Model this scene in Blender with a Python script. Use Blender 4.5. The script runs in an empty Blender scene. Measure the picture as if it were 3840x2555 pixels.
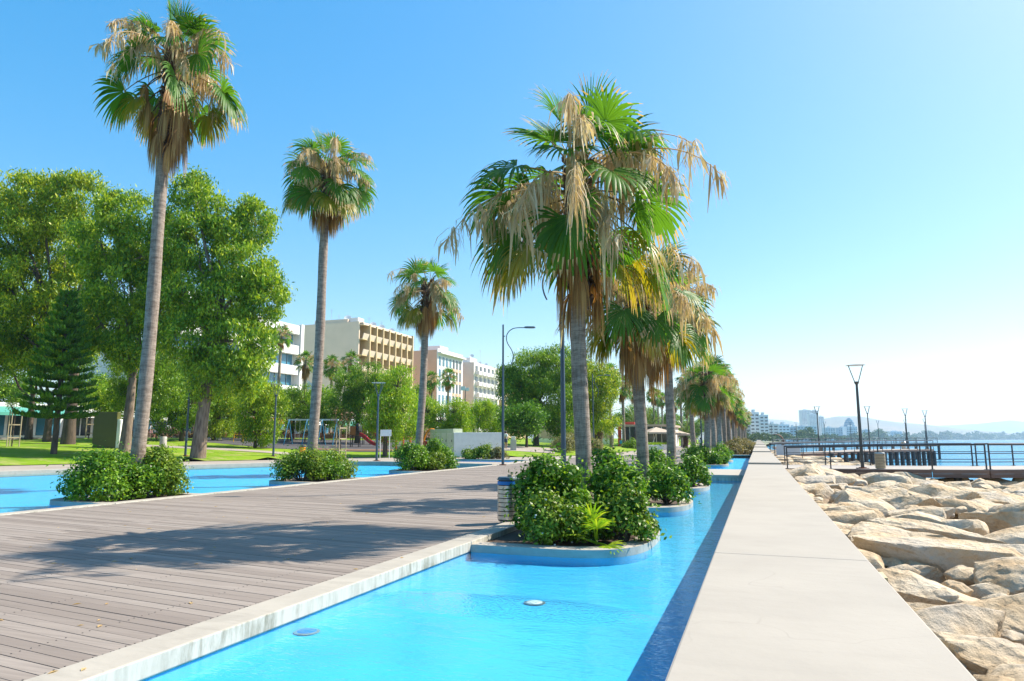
import bpy, math, random
import numpy as np
from mathutils import Vector, Matrix
from mathutils.geometry import tessellate_polygon
R = math.radians
sc = bpy.context.scene
COL = sc.collection
# ------------------------------------------------------------------ camera, sky, sun, exposure
PITCH, YAW, EYE = R(8.19), R(19.64), 1.55
cam = bpy.data.cameras.new('camera'); cam.lens = 24.0; cam.sensor_width = 36.0
cam.clip_start = .05; cam.clip_end = 60000
camo = bpy.data.objects.new('camera', cam); COL.objects.link(camo)
camo.location = (0, 0, EYE); camo.rotation_euler = (R(90) + PITCH, 0, YAW)
sc.camera = camo
SUN_EL, SUN_AZ = R(45.5), R(51)          # azimuth from +Y towards +X
w = bpy.data.worlds.new('World'); sc.world = w; w.use_nodes = True
nt = w.node_tree
sky = nt.nodes.new('ShaderNodeTexSky'); sky.sky_type = 'NISHITA'; sky.sun_disc = False
sky.sun_elevation = SUN_EL; sky.sun_rotation = SUN_AZ
sky.altitude = 0; sky.air_density = 1.0; sky.dust_density = 0.9; sky.ozone_density = 1.0
bg = nt.nodes['Background']; bg.inputs[1].default_value = 0.13
gm = nt.nodes.new('ShaderNodeGamma'); gm.inputs[1].default_value = .5
hs = nt.nodes.new('ShaderNodeHueSaturation'); hs.inputs['Hue'].default_value = .497; hs.inputs['Saturation'].default_value = 2.35; hs.inputs['Value'].default_value = 2.0
nt.links.new(sky.outputs[0], gm.inputs[0]); nt.links.new(gm.outputs[0], hs.inputs['Color']); nt.links.new(hs.outputs[0], bg.inputs[0])
sl = bpy.data.lights.new('sun', 'SUN'); sl.energy = 5.0; sl.angle = R(.53); sl.color = (1, .92, .79)
so = bpy.data.objects.new('sun', sl); COL.objects.link(so)
sd = Vector((math.sin(SUN_AZ) * math.cos(SUN_EL), math.cos(SUN_AZ) * math.cos(SUN_EL), math.sin(SUN_EL)))
so.rotation_euler = sd.to_track_quat('Z', 'Y').to_euler(); so.location = (30, 30, 60)
vs = sc.view_settings; vs.view_transform = 'Standard'; vs.look = 'None'; vs.gamma = 1; vs.use_curve_mapping = False
vs.exposure = 0.95
cy = sc.cycles
cy.use_denoising = True; cy.max_bounces = 7; cy.diffuse_bounces = 3; cy.glossy_bounces = 3
cy.transmission_bounces = 4; cy.transparent_max_bounces = 10; cy.volume_bounces = 1
cy.caustics_reflective = False; cy.caustics_refractive = False; cy.use_adaptive_sampling = True
cy.sample_clamp_indirect = 6
rng = random.Random(7); NR = np.random.RandomState(11)

# ------------------------------------------------------------------ survey: photo bearings -> places on the ground
FPX, PCX, PCY = 2560., 1920., 1277.5
def bearing(x, y):
    u = (x - PCX) / FPX; v = (PCY - y) / FPX
    fw = math.cos(PITCH) - v * math.sin(PITCH); up = math.sin(PITCH) + v * math.cos(PITCH)
    return np.array([-fw * math.sin(YAW) + u * math.cos(YAW), fw * math.cos(YAW) + u * math.sin(YAW), up]), fw
def at(x, y, z=0.):
    r, _ = bearing(x, y); return r * ((z - EYE) / r[2]) + [0, 0, EYE]
def atd(x, y, d):
    r, fw = bearing(x, y); return r * (d / fw) + [0, 0, EYE]
LAWN = np.array([(-80, -30), (-46, 5), (-42.5, 20), (-41, 27.5), (-37.5, 36), (-33.2, 43), (-32, 49.5), (-24, 52.6), (-18.4, 56.6), (-14.8, 64), (-15.2, 92), (-16, 130), (-18, 260), (-22, 420)], float)
def lawn_dist(X, Y):
    P = np.stack([np.asarray(X, float).ravel(), np.asarray(Y, float).ravel()], 1); best = np.full(len(P), 1e9); side = np.zeros(len(P))
    for a, b in zip(LAWN[:-1], LAWN[1:]):
        ab = b - a; t = np.clip(((P - a) @ ab) / (ab @ ab), 0, 1); q = a + t[:, None] * ab
        d = np.hypot(*(P - q).T); s = ab[0] * (P[:, 1] - a[1]) - ab[1] * (P[:, 0] - a[0])
        u = d < best - 1e-9; best[u] = d[u]; side[u] = s[u]
    return np.where(side >= 0, best, -best)
def gz(X, Y):
    d = np.maximum(lawn_dist(X, Y), 0)
    z = np.where(d > 0, .05 + .25 * (1 - np.exp(-d / 3)) + .05 * np.minimum(d, 26), 0)
    return z
def gd(x, depth, y=1660):                 # bearing column and depth -> point on the park ground
    p = atd(x, y, depth); p[2] = float(gz(p[0], p[1])[0]); return p

# ------------------------------------------------------------------ mesh helpers
def tag(o, label=None, cat=None, group=None, kind=None):
    if label: o['label'] = label
    if cat: o['category'] = cat
    if group: o['group'] = group
    if kind: o['kind'] = kind
    return o
def empty(name, loc=(0, 0, 0), rz=0., label=None, cat=None, group=None):
    o = bpy.data.objects.new(name, None); COL.objects.link(o); o.empty_display_size = .2
    o.location = [float(c) for c in loc]; o.rotation_euler = (0, 0, rz); return tag(o, label, cat, group)
def link(name, me, parent=None, loc=None, rz=None):
    o = bpy.data.objects.new(name, me); COL.objects.link(o)
    if parent is not None: o.parent = parent
    if loc is not None: o.location = [float(c) for c in loc]
    if rz is not None: o.rotation_euler = (0, 0, rz)
    return o
def ortho(d):
    d = Vector(d).normalized(); a = Vector((0, 0, 1)) if abs(d.z) < .95 else Vector((1, 0, 0))
    s = d.cross(a).normalized(); return d, s, s.cross(d)
class MB:
    def __init__(s): s.v = []; s.f = []; s.m = []
    def add(s, vs, fs, mi=0):
        n = len(s.v); s.v += [tuple(map(float, p)) for p in vs]; s.f += [tuple(i + n for i in f) for f in fs]; s.m += [mi] * len(fs); return s
    def box(s, x0, x1, y0, y1, z0, z1, mi=0, rz=0., c=None):
        P = [(x, y, z) for z in (z0, z1) for y in (y0, y1) for x in (x0, x1)]
        if rz:
            cx, cy_ = c if c else ((x0 + x1) / 2, (y0 + y1) / 2); k, q = math.cos(rz), math.sin(rz)
            P = [(cx + (x - cx) * k - (y - cy_) * q, cy_ + (x - cx) * q + (y - cy_) * k, z) for x, y, z in P]
        return s.add(P, [(0, 2, 3, 1), (4, 5, 7, 6), (0, 1, 5, 4), (2, 6, 7, 3), (0, 4, 6, 2), (1, 3, 7, 5)], mi)
    def bar(s, a, b, wd, ht, mi=0):          # rectangular bar between two points
        d, q, u = ortho(Vector(b) - Vector(a)); P = []
        for p in (a, b):
            for i, j in ((-1, -1), (1, -1), (1, 1), (-1, 1)): P.append(Vector(p) + q * (i * wd / 2) + u * (j * ht / 2))
        return s.add(P, [(3, 2, 1, 0), (4, 5, 6, 7), (0, 1, 5, 4), (1, 2, 6, 5), (2, 3, 7, 6), (3, 0, 4, 7)], mi)
    def tube(s, pts, r, n=8, mi=0, cap=True):
        pts = [Vector(p) for p in pts]; rs = r if hasattr(r, '__len__') else [r] * len(pts)
        P = []; prev = None
        for i, p in enumerate(pts):
            d = (pts[min(i + 1, len(pts) - 1)] - pts[max(i - 1, 0)])
            if d.length < 1e-6: d = Vector((0, 0, 1))
            d.normalize()
            if prev is None: _, a, b = ortho(d)
            else:
                a = prev - d * prev.dot(d)
                if a.length < 1e-4: _, a, b = ortho(d)
                a.normalize(); b = a.cross(d)
            prev = a
            for k in range(n):
                t = 2 * math.pi * k / n; P.append(p + a * (math.cos(t) * rs[i]) + b * (math.sin(t) * rs[i]))
        F = [(i * n + k, i * n + (k + 1) % n, (i + 1) * n + (k + 1) % n, (i + 1) * n + k) for i in range(len(pts) - 1) for k in range(n)]
        if cap: F += [tuple(range(n - 1, -1, -1)), tuple((len(pts) - 1) * n + k for k in range(n))]
        return s.add(P, F, mi)
    def lathe(s, prof, n=16, c=(0, 0, 0), mi=0, sx=1., sy=1.):
        P = [(c[0] + sx * r * math.cos(2 * math.pi * k / n), c[1] + sy * r * math.sin(2 * math.pi * k / n), c[2] + z) for r, z in prof for k in range(n)]
        F = [(i * n + k, i * n + (k + 1) % n, (i + 1) * n + (k + 1) % n, (i + 1) * n + k) for i in range(len(prof) - 1) for k in range(n)]
        F += [tuple(range(n - 1, -1, -1)), tuple((len(prof) - 1) * n + k for k in range(n))]
        return s.add(P, F, mi)
    def prism(s, poly, z0, z1, mi=0):
        n = len(poly); P = [(x, y, z0) for x, y in poly] + [(x, y, z1) for x, y in poly]
        return s.add(P, [tuple(range(n - 1, -1, -1)), tuple(range(n, 2 * n))] + [(k, (k + 1) % n, n + (k + 1) % n, n + k) for k in range(n)], mi)
    def mesh(s, name, mats, smooth=None):
        me = bpy.data.meshes.new(name); me.from_pydata(s.v, [], s.f)
        for m in (mats if isinstance(mats, (list, tuple)) else [mats]): me.materials.append(m)
        if any(s.m): me.polygons.foreach_set('material_index', s.m)
        if smooth is not None:
            me.polygons.foreach_set('use_smooth', [True] * len(s.f))
            me.set_sharp_from_angle(angle=R(smooth))
        me.update(); return me
    def build(s, name, mats, parent=None, smooth=None, loc=None, rz=None, bevel=0):
        o = link(name, s.mesh(name, mats, smooth), parent, loc, rz)
        if bevel:
            b = o.modifiers.new('bevel', 'BEVEL'); b.width = bevel; b.segments = 2; b.limit_method = 'ANGLE'; b.angle_limit = R(40)
        return o
def np_mesh(name, V, Fq, mats, midx=None, smooth=False):
    V = np.ascontiguousarray(V, np.float32).reshape(-1, 3); Fq = np.ascontiguousarray(Fq, np.int32); k = Fq.shape[1]
    me = bpy.data.meshes.new(name); me.vertices.add(len(V)); me.vertices.foreach_set('co', V.ravel())
    me.loops.add(Fq.size); me.loops.foreach_set('vertex_index', Fq.ravel())
    me.polygons.add(len(Fq)); me.polygons.foreach_set('loop_start', np.arange(0, Fq.size, k, dtype=np.int32))
    me.polygons.foreach_set('loop_total', np.full(len(Fq), k, np.int32))
    for m in (mats if isinstance(mats, (list, tuple)) else [mats]): me.materials.append(m)
    if midx is not None: me.polygons.foreach_set('material_index', np.asarray(midx, np.int32))
    if smooth: me.polygons.foreach_set('use_smooth', np.ones(len(Fq), bool))
    me.update(calc_edges=True); return me
def sheet(polys, zf):                       # tessellated flat polygon with holes
    rings = [[Vector((x, y, 0)) for x, y in p] for p in polys]
    flat = [q for r_ in rings for q in r_]; tris = tessellate_polygon(rings); b = MB()
    F = []
    for t in tris:
        a, c, d = (flat[i] for i in t)
        n = (c - a).cross(d - a).z
        if abs(n) > 1e-9: F.append(t if n > 0 else t[::-1])
    b.add([(q.x, q.y, zf(q.x, q.y) if callable(zf) else zf) for q in flat], F); return b
def copy_tree(o, parent=None):
    c = o.copy(); COL.objects.link(c); c.parent = parent
    for ch in list(o.children): copy_tree(ch, c)
    return c

# ------------------------------------------------------------------ materials
class NT:
    def __init__(s, name):
        s.m = bpy.data.materials.new(name); s.m.use_nodes = True; s.t = s.m.node_tree
        s.b = s.t.nodes['Principled BSDF']; s.out = s.t.nodes['Material Output']
    def n(s, typ, **kw):
        x = s.t.nodes.new('ShaderNode' + typ)
        for k, v in kw.items(): setattr(x, k, v)
        return x
    def l(s, a, b): s.t.links.new(a, b)
    def coord(s, which='Object', scale=None):
        c = s.n('TexCoord').outputs[which]
        if scale is None: return c
        m = s.n('Mapping'); m.inputs['Scale'].default_value = scale; s.l(c, m.inputs[0]); return m.outputs[0]
    def noise(s, co, scale, detail=4., rough=.55, dist=0.):
        x = s.n('TexNoise'); x.inputs['Scale'].default_value = scale; x.inputs['Detail'].default_value = detail
        x.inputs['Roughness'].default_value = rough; x.inputs['Distortion'].default_value = dist
        if co is not None: s.l(co, x.inputs[0])
        return x.outputs[0]
    def ramp(s, v, stops):
        x = s.n('ValToRGB'); e = x.color_ramp.elements
        while len(e) < len(stops): e.new(.5)
        for i, (p, c) in enumerate(stops): e[i].position = p; e[i].color = (*c, 1) if len(c) == 3 else c
        s.l(v, x.inputs[0]); return x.outputs[0]
    def mix(s, f, a, b, mode='MIX'):
        x = s.n('Mix', data_type='RGBA', blend_type=mode)
        for sk, v in ((x.inputs[0], f), (x.inputs[6], a), (x.inputs[7], b)):
            if isinstance(v, (int, float)): sk.default_value = v
            elif isinstance(v, tuple): sk.default_value = (*v, 1)
            else: s.l(v, sk)
        return x.outputs[2]
    def math(s, op, a, b=None):
        x = s.n('Math', operation=op)
        for sk, v in ((x.inputs[0], a), (x.inputs[1], b)):
            if v is None: continue
            if isinstance(v, (int, float)): sk.default_value = v
            else: s.l(v, sk)
        return x.outputs[0]
    def bump(s, h, strength=.3, dist=.02):
        x = s.n('Bump'); x.inputs['Strength'].default_value = strength; x.inputs['Distance'].default_value = dist
        s.l(h, x.inputs['Height']); return x.outputs[0]
    def set(s, **kw):
        names = dict(color='Base Color', rough='Roughness', metal='Metallic', normal='Normal', spec='Specular IOR Level', alpha='Alpha', coat='Coat Weight')
        for k, v in kw.items():
            sk = s.b.inputs[names[k]]
            if isinstance(v, (int, float)): sk.default_value = v
            elif isinstance(v, tuple): sk.default_value = (*v, 1)
            else: s.l(v, sk)
        return s.m
def pm(name, c1, c2=None, scale=3., rough=.7, metal=0., bump=.0, bscale=None, bdist=.01, spec=.4, stretch=None, detail=5.):
    t = NT(name); co = t.coord('Object', stretch)
    c2 = c2 or tuple(x * .8 for x in c1)
    nz = t.noise(co, scale, detail)
    col = t.ramp(nz, [(.32, c2), (.68, c1)])
    kw = dict(color=col, rough=rough, metal=metal, spec=spec)
    if bump: kw['normal'] = t.bump(t.noise(co, bscale or scale * 6, 6.), bump, bdist)
    return t.set(**kw)
def leafmat(name, c1, c2, c3=None, trans=.42, rough=.42, spec=.4, tboost=1.5, big=.35):
    t = NT(name); g = t.n('NewGeometry'); ri = g.outputs['Random Per Island']
    st = [(0, c1), (1, c2)] if c3 is None else [(0, c1), (.72, c2), (.8, c3), (1, c3)]
    col = t.ramp(ri, st)
    if big:
        nz = t.noise(t.coord('Object'), .55, 3.)
        col = t.mix(t.ramp(nz, [(.5, (0, 0, 0)), (.72, (big * 1.6,) * 3)]), col, c3 or c2)
        col = t.mix(t.ramp(nz, [(.3, (big * 1.3,) * 3), (.48, (0, 0, 0))]), col, c1)
    t.set(color=col, rough=rough, spec=spec)
    tr = t.n('BsdfTranslucent'); tc = t.mix(1., col, (tboost * 1.05, tboost, tboost * .5), 'MULTIPLY'); t.l(tc, tr.inputs[0])
    mx = t.n('MixShader'); mx.inputs[0].default_value = trans; t.l(t.b.outputs[0], mx.inputs[1]); t.l(tr.outputs[0], mx.inputs[2])
    t.l(mx.outputs[0], t.out.inputs[0]); return t.m
M = {}
def concrete(name, c1, c2, dirt=.35, sc_=1.2):
    t = NT(name); co = t.coord('Object'); big = t.noise(co, sc_, 6., .62); fine = t.noise(co, 26., 5.)
    streak = t.noise(t.coord('Object', (.7, 3.4, 3.)), 2.4, 5., .6, .6)
    col = t.ramp(big, [(.28, c2), (.62, c1)])
    col = t.mix(t.math('MULTIPLY', t.ramp(streak, [(.5, (0, 0, 0)), (.75, (1, 1, 1))]), dirt), col, tuple(x * .72 for x in c2))
    cr = t.n('TexVoronoi', feature='DISTANCE_TO_EDGE'); cr.inputs['Scale'].default_value = .42; wc = t.n('VectorMath', operation='ADD'); nv = t.n('TexNoise'); nv.inputs['Scale'].default_value = 1.6; t.l(co, nv.inputs[0]); t.l(co, wc.inputs[0]); t.l(nv.outputs[1], wc.inputs[1]); t.l(wc.outputs[0], cr.inputs[0])
    col = t.mix(t.math('MULTIPLY', t.ramp(cr.outputs['Distance'], [(0, (.22, .22, .22)), (.0035, (0, 0, 0))]), t.ramp(big, [(.45, (0, 0, 0)), (.6, (1, 1, 1))])), col, tuple(x * .5 for x in c2))
    sp = t.n('TexVoronoi'); sp.inputs['Scale'].default_value = 7.; t.l(co, sp.inputs[0])
    spot = t.ramp(sp.outputs['Distance'], [(.0, (1, 1, 1)), (.045, (0, 0, 0))])
    col = t.mix(t.math('MULTIPLY', spot, .35), col, (.2, .175, .14))
    return t.set(color=col, rough=.78, spec=.3, normal=t.bump(t.math('ADD', fine, t.math('MULTIPLY', big, 1.5)), .16, .01))
M['conc'] = concrete('white_concrete', (.365, .328, .277), (.325, .292, .247), .14)
M['kerb'] = concrete('pale_kerb_concrete', (.40, .36, .30), (.34, .306, .255), .45, 2.2)
def stained():
    t = NT('stained_pool_wall'); co = t.coord('Object', (1, 1, .22)); a = t.noise(co, 9., 7., .7); b = t.noise(t.coord('Object'), 1.3, 4.)
    z = t.n('SeparateXYZ'); t.l(t.coord('Object'), z.inputs[0])
    f = t.math('MULTIPLY', t.ramp(a, [(.42, (0, 0, 0)), (.62, (1, 1, 1))]), t.ramp(b, [(.35, (.25, .25, .25)), (.65, (1, 1, 1))]))
    col = t.mix(f, (.48, .465, .41), (.20, .195, .15))
    return t.set(color=col, rough=.85, normal=t.bump(a, .3, .01))
M['stain'] = stained()
M['teal_kerb'] = concrete('grey_planter_concrete', (.40, .42, .40), (.27, .31, .30), .5, 2.)
M['poolblue'] = pm('blue_pool_paint', (.04, .44, .72), (.05, .385, .66), 1.1, .6, bump=.1, bscale=30)
def paving():
    t = NT('promenade_paving'); co = t.coord('Object'); a = t.noise(co, .35, 5.); b = t.noise(co, 14., 4.)
    col = t.ramp(a, [(.3, (.30, .255, .215)), (.7, (.365, .315, .265))])
    col = t.mix(t.math('MULTIPLY', b, .25), col, (.36, .31, .27))
    return t.set(color=col, rough=.85, spec=.2, normal=t.bump(b, .1, .005))
M['paving'] = paving()
def wood(name, c1, c2, c3):
    t = NT(name); g = t.n('NewGeometry'); oi = t.n('ObjectInfo')
    r_ = t.math('FRACT', t.math('ADD', g.outputs['Random Per Island'], oi.outputs['Random']))
    mp = t.n('Mapping'); mp.inputs['Scale'].default_value = (1.1, 34, 20); t.l(t.coord('Object'), mp.inputs[0])
    cb = t.n('CombineXYZ'); t.l(t.math('MULTIPLY', r_, 53.), cb.inputs[0]); t.l(t.math('MULTIPLY', r_, 31.), cb.inputs[1]); t.l(cb.outputs[0], mp.inputs['Location'])
    gr = t.noise(mp.outputs[0], 1., 6., .62, .4); big = t.noise(t.coord('Generated'), 3., 3.)
    col = t.ramp(r_, [(0, c1), (.5, c2), (1, c3)])
    col = t.mix(t.ramp(gr, [(.4, (0, 0, 0)), (.72, (.7, .7, .7))]), col, tuple(x * .62 for x in c2))
    col = t.mix(t.math('MULTIPLY', big, .22), col, (.34, .30, .27))
    return t.set(color=col, rough=.8, spec=.25, normal=t.bump(gr, .25, .004))
M['deck'] = wood('weathered_deck_wood', (.20, .160, .132), (.255, .210, .175), (.31, .26, .22))
M['deckfar'] = M['deck']
M['pierwood'] = wood('brown_pier_wood', (.13, .075, .055), (.17, .10, .075), (.20, .125, .095))
M['pierdeck'] = wood('grey_pier_deck', (.34, .30, .26), (.39, .345, .30), (.43, .39, .34))
M['gap_shade'] = pm('underdeck_gap_shade', (.03, .027, .025), (.02, .018, .016), 2.)  # shadow of the gaps between boards, put in as a near-black colour
def grassmat():
    t = NT('lawn_grass'); co = t.coord('Object'); a = t.noise(co, .25, 5., .6); b = t.noise(co, 9., 4., .7); c = t.noise(co, .9, 4.)
    col = t.ramp(a, [(.3, (.12, .22, .012)), (.5, (.20, .32, .016)), (.7, (.29, .36, .03))])
    col = t.mix(t.math('MULTIPLY', b, .4), col, (.06, .13, .01))
    col = t.mix(t.ramp(c, [(.52, (0, 0, 0)), (.7, (.7, .7, .7))]), col, (.36, .31, .13))
    return t.set(color=col, rough=.9, spec=.1, normal=t.bump(b, .6, .05))
M['grass'] = grassmat()
M['soil'] = pm('dark_soil', (.10, .062, .04), (.06, .04, .027), 6., .95, bump=.5)
M['asphalt'] = pm('grey_asphalt_path', (.22, .205, .195), (.18, .17, .16), 2., .9)
M['rubber'] = pm('dark_playground_rubber', (.085, .078, .082), (.065, .06, .063), 2., .9)
M['ochre'] = pm('brown_sand', (.22, .12, .06), (.17, .09, .05), 2., .9)
def water(name, tint, bscale, bstr, bdist, rough=.03, stretch=(1, 1, 1), tr=True, base=None, ripple=None):
    t = NT(name); co = t.coord('Object', stretch); h = t.noise(co, bscale, 3., .55, .3)
    h2 = t.noise(t.coord('Object', (stretch[0], stretch[1] * 1.7, 1)), bscale * 4.3, 2.)
    hh = t.math('ADD', h, t.math('MULTIPLY', h2, .35))
    if ripple:
        xyz = t.n('VectorMath', operation='SUBTRACT'); t.l(t.coord('Object'), xyz.inputs[0]); xyz.inputs[1].default_value = (*ripple, 0)
        sc2 = t.n('VectorMath', operation='MULTIPLY'); t.l(xyz.outputs[0], sc2.inputs[0]); sc2.inputs[1].default_value = (.62, 1.9, 0)
        ln = t.n('VectorMath', operation='LENGTH'); t.l(sc2.outputs[0], ln.inputs[0])
        fall = t.ramp(ln.outputs['Value'], [(.25, (1, 1, 1)), (1., (0, 0, 0))])
        rp = t.noise(t.coord('Object'), 22., 2., .5, .8)
        hh = t.math('ADD', hh, t.math('MULTIPLY', t.math('MULTIPLY', rp, fall), 4.5))
    nrm = t.bump(hh, bstr, bdist)
    gl = t.n('BsdfGlossy'); gl.inputs['Roughness'].default_value = rough; t.l(nrm, gl.inputs['Normal'])
    fr = t.n('Fresnel'); fr.inputs[0].default_value = 1.33 if not tr else 1.42; t.l(nrm, fr.inputs[1])
    if tr:
        body = t.n('BsdfTransparent'); body.inputs[0].default_value = (*tint, 1)
    else:
        body = t.n('BsdfDiffuse'); body.inputs[0].default_value = (*tint, 1)
    mx = t.n('MixShader'); gb = t.n('NewGeometry'); t.l(t.math('MULTIPLY', fr.outputs[0], t.math('SUBTRACT', 1., gb.outputs['Backfacing'])), mx.inputs[0]); t.l(body.outputs[0], mx.inputs[1]); t.l(gl.outputs[0], mx.inputs[2])
    t.l(mx.outputs[0], t.out.inputs[0]); return t.m
M['water'] = water('pool_water', (.84, .985, 1.0), 2.6, .6, .022, .02, (1, 1.6, 1), ripple=(-2.5, 6.6))
M['water2'] = water('breezy_pool_water', (.84, .985, 1.0), 4.5, 1., .085, .03, (.6, 1.5, 1))
M['sea'] = water('sea_water', (.055, .27, .45), .9, .9, .25, .06, (.5, 1.2, 1), tr=False)
def trunkmat(name, c1, c2, vs_=9.):
    t = NT(name); co = t.coord('Object'); wv = t.n('TexWave', wave_type='BANDS', bands_direction='Z'); wv.inputs['Scale'].default_value = vs_
    wv.inputs['Distortion'].default_value = 6.5; wv.inputs['Detail'].default_value = 5; wv.inputs['Detail Scale'].default_value = 1.1; t.l(co, wv.inputs[0])
    rg = t.noise(t.coord('Object', (2.2, 2.2, 8)), 1.5, 5., .75)
    fib = t.noise(t.coord('Object', (22, 22, 2.5)), 1.6, 5., .65); big = t.noise(co, 1.4, 4.)
    h = t.math('ADD', t.math('ADD', t.math('MULTIPLY', wv.outputs['Fac'], .08), t.math('MULTIPLY', fib, .6)), t.math('MULTIPLY', rg, 1.0))
    col = t.ramp(t.math('MULTIPLY', h, .62), [(.42, c2), (.6, c1)])
    col = t.mix(t.math('MULTIPLY', big, .45), col, tuple(x * .72 for x in c1))
    return t.set(color=col, rough=.9, spec=.15, normal=t.bump(h, .5, .02))
M['ptrunk'] = trunkmat('grey_palm_trunk', (.36, .295, .24), (.12, .09, .07))
M['boot'] = pm('brown_leaf_bases', (.17, .085, .05), (.07, .04, .028), 7., .85, bump=.5)
M['bark'] = pm('peeling_bark', (.30, .225, .165), (.12, .085, .062), 3., .9, bump=.7, bdist=.04, stretch=(2.5, 2.5, .5))
M['darkbark'] = pm('dark_bark', (.13, .095, .07), (.06, .045, .035), 3., .9, bump=.7, bdist=.04, stretch=(2.5, 2.5, .5))
M['pgreen'] = leafmat('palm_green', (.045, .125, .014), (.085, .20, .016), trans=.45, rough=.45, spec=.28, tboost=1.7)
M['pyellow'] = leafmat('palm_yellowing', (.16, .20, .015), (.36, .26, .02), trans=.45, rough=.4)
M['pdry'] = leafmat('palm_dry_tip', (.42, .27, .11), (.55, .40, .20), trans=.35, rough=.6)
M['pdead'] = leafmat('palm_dead_brown', (.19, .088, .03), (.38, .19, .065), (.52, .31, .12), trans=.3, rough=.7, tboost=1.4)
M['pstraw'] = leafmat('palm_straw', (.40, .27, .14), (.58, .43, .25), (.66, .54, .36), trans=.3, rough=.65)
M['petiole'] = pm('palm_leaf_stalk', (.20, .16, .04), (.26, .14, .05), 4., .5)
M['dleaf'] = leafmat('hedge_leaf', (.035, .11, .010), (.095, .225, .014), (.24, .40, .03), trans=.34, rough=.4, spec=.3)
M['dleaf2'] = leafmat('hedge_leaf_yellowish', (.05, .12, .012), (.13, .23, .016), (.28, .37, .04), trans=.34, rough=.42, spec=.3)
M['flower'] = pm('white_flower', (.8, .78, .74), (.7, .68, .66), 5., .6)
M['euc'] = leafmat('gum_leaf', (.07, .17, .012), (.21, .36, .014), (.43, .51, .025), trans=.34, rough=.45)
M['euc2'] = leafmat('bright_gum_leaf', (.08, .18, .012), (.26, .39, .014), (.52, .54, .03), trans=.34, rough=.45)
M['tleaf'] = leafmat('park_tree_leaf', (.05, .14, .010), (.14, .29, .012), (.30, .43, .025), trans=.32, rough=.45)
M['lime'] = leafmat('lime_tree_leaf', (.11, .24, .012), (.25, .42, .016), (.40, .50, .025), trans=.36, rough=.45)
M['pine'] = leafmat('pine_needle', (.03, .11, .012), (.09, .23, .014), (.18, .34, .02), trans=.3, rough=.5)
M['olive'] = leafmat('olive_shrub_leaf', (.10, .105, .03), (.17, .155, .05), (.26, .20, .09), trans=.3, rough=.6)
M['greyshrub'] = leafmat('grey_green_shrub', (.14, .15, .05), (.22, .225, .09), (.3, .28, .14), trans=.3, rough=.6)
M['rose'] = leafmat('rose_hedge', (.05, .07, .02), (.10, .09, .04), (.42, .22, .16), trans=.25, rough=.6)
M['farleaf'] = leafmat('far_wood_leaf', (.035, .075, .02), (.06, .11, .03), trans=.2, rough=.7)
M['date'] = leafmat('date_palm_leaf', (.05, .10, .022), (.10, .155, .035), (.16, .2, .06), trans=.35, rough=.4)
def rockmat():
    t = NT('tan_limestone'); co = t.n('NewGeometry').outputs['Position']; oi = t.n('ObjectInfo')
    mp = t.n('Mapping'); t.l(co, mp.inputs[0]); cb = t.n('CombineXYZ')
    for k, i in enumerate((37., 19., 11.)): t.l(t.math('MULTIPLY', oi.outputs['Random'], i), cb.inputs[k])
    t.l(cb.outputs[0], mp.inputs['Location']); v = mp.outputs[0]
    a = t.noise(v, 1.6, 6., .6); b = t.noise(v, 9., 7., .7); c = t.noise(v, .9, 3.)
    col = t.ramp(a, [(.28, (.39, .262, .14)), (.48, (.54, .418, .275)), (.66, (.61, .52, .395))])
    col = t.mix(t.ramp(c, [(.52, (0, 0, 0)), (.7, (.75, .75, .75))]), col, (.47, .43, .37))
    col = t.mix(t.ramp(b, [(.57, (0, 0, 0)), (.73, (.65, .65, .65))]), col, (.22, .155, .10))
    pit = t.n('TexVoronoi', feature='F1'); pit.inputs['Scale'].default_value = 9.; t.l(v, pit.inputs[0])
    h = t.math('ADD', t.math('MULTIPLY', a, 2.2), t.math('ADD', b, t.math('MULTIPLY', pit.outputs['Distance'], .5)))
    return t.set(color=col, rough=.92, spec=.15, normal=t.bump(h, .9, .06))
M['rock'] = rockmat()
M['rubble'] = pm('tan_rubble', (.42, .31, .20), (.24, .165, .10), 3., .95, bump=.9, bdist=.1)
M['lampblue'] = pm('blue_grey_lamp_paint', (.05, .085, .115), (.04, .07, .10), 2., .4, .0, spec=.5)
M['lampdark'] = pm('dark_grey_lamp_paint', (.055, .062, .065), (.04, .045, .048), 2., .4, spec=.5)
M['rail'] = pm('dark_steel_rail', (.055, .062, .07), (.04, .045, .05), 3., .4, .3)
M['steel'] = pm('brushed_steel', (.60, .57, .52), (.5, .47, .43), 5., .3, .85, stretch=(1, 1, 14))
M['glassw'] = pm('lamp_glass', (.72, .76, .78), (.66, .7, .72), 4., .2, spec=.6)
def paint(name, c, rough=.5, metal=0.): M[name] = pm(name, c, tuple(x * .88 for x in c), 2.5, rough, metal, bump=.03)
for k, c in dict(white=(.78, .78, .76), bluepaint=(.03, .28, .42), swingblue=(.04, .22, .36), red=(.42, .02, .03), redpost=(.52, .035, .02), orange=(.80, .27, .01), yellow=(.80, .42, .01), brownpanel=(.34, .12, .03), benchwood=(.36, .13, .055), olivepanel=(.095, .095, .022), palewall=(.78, .77, .70), cabinet=(.55, .60, .42), stake=(.42, .34, .22), bincap=(.02, .20, .55), binblack=(.02, .02, .022), stone=(.42, .40, .37), redbuild=(.45, .10, .07), parasol=(.52, .41, .30), chair=(.06, .35, .45), skin=(.42, .25, .17), hair=(.03, .02, .015), navy=(.03, .04, .10), shirt=(.7, .72, .76), pinkshirt=(.7, .35, .38), rust=(.20, .07, .03), carwhite=(.75, .75, .74), tyre=(.02, .02, .02), pinkflag=(.8, .77, .75), redroof=(.55, .06, .03), greenawn=(.08, .33, .25), blueawn=(.02, .10, .55)).items(): paint(k, c)
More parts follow.
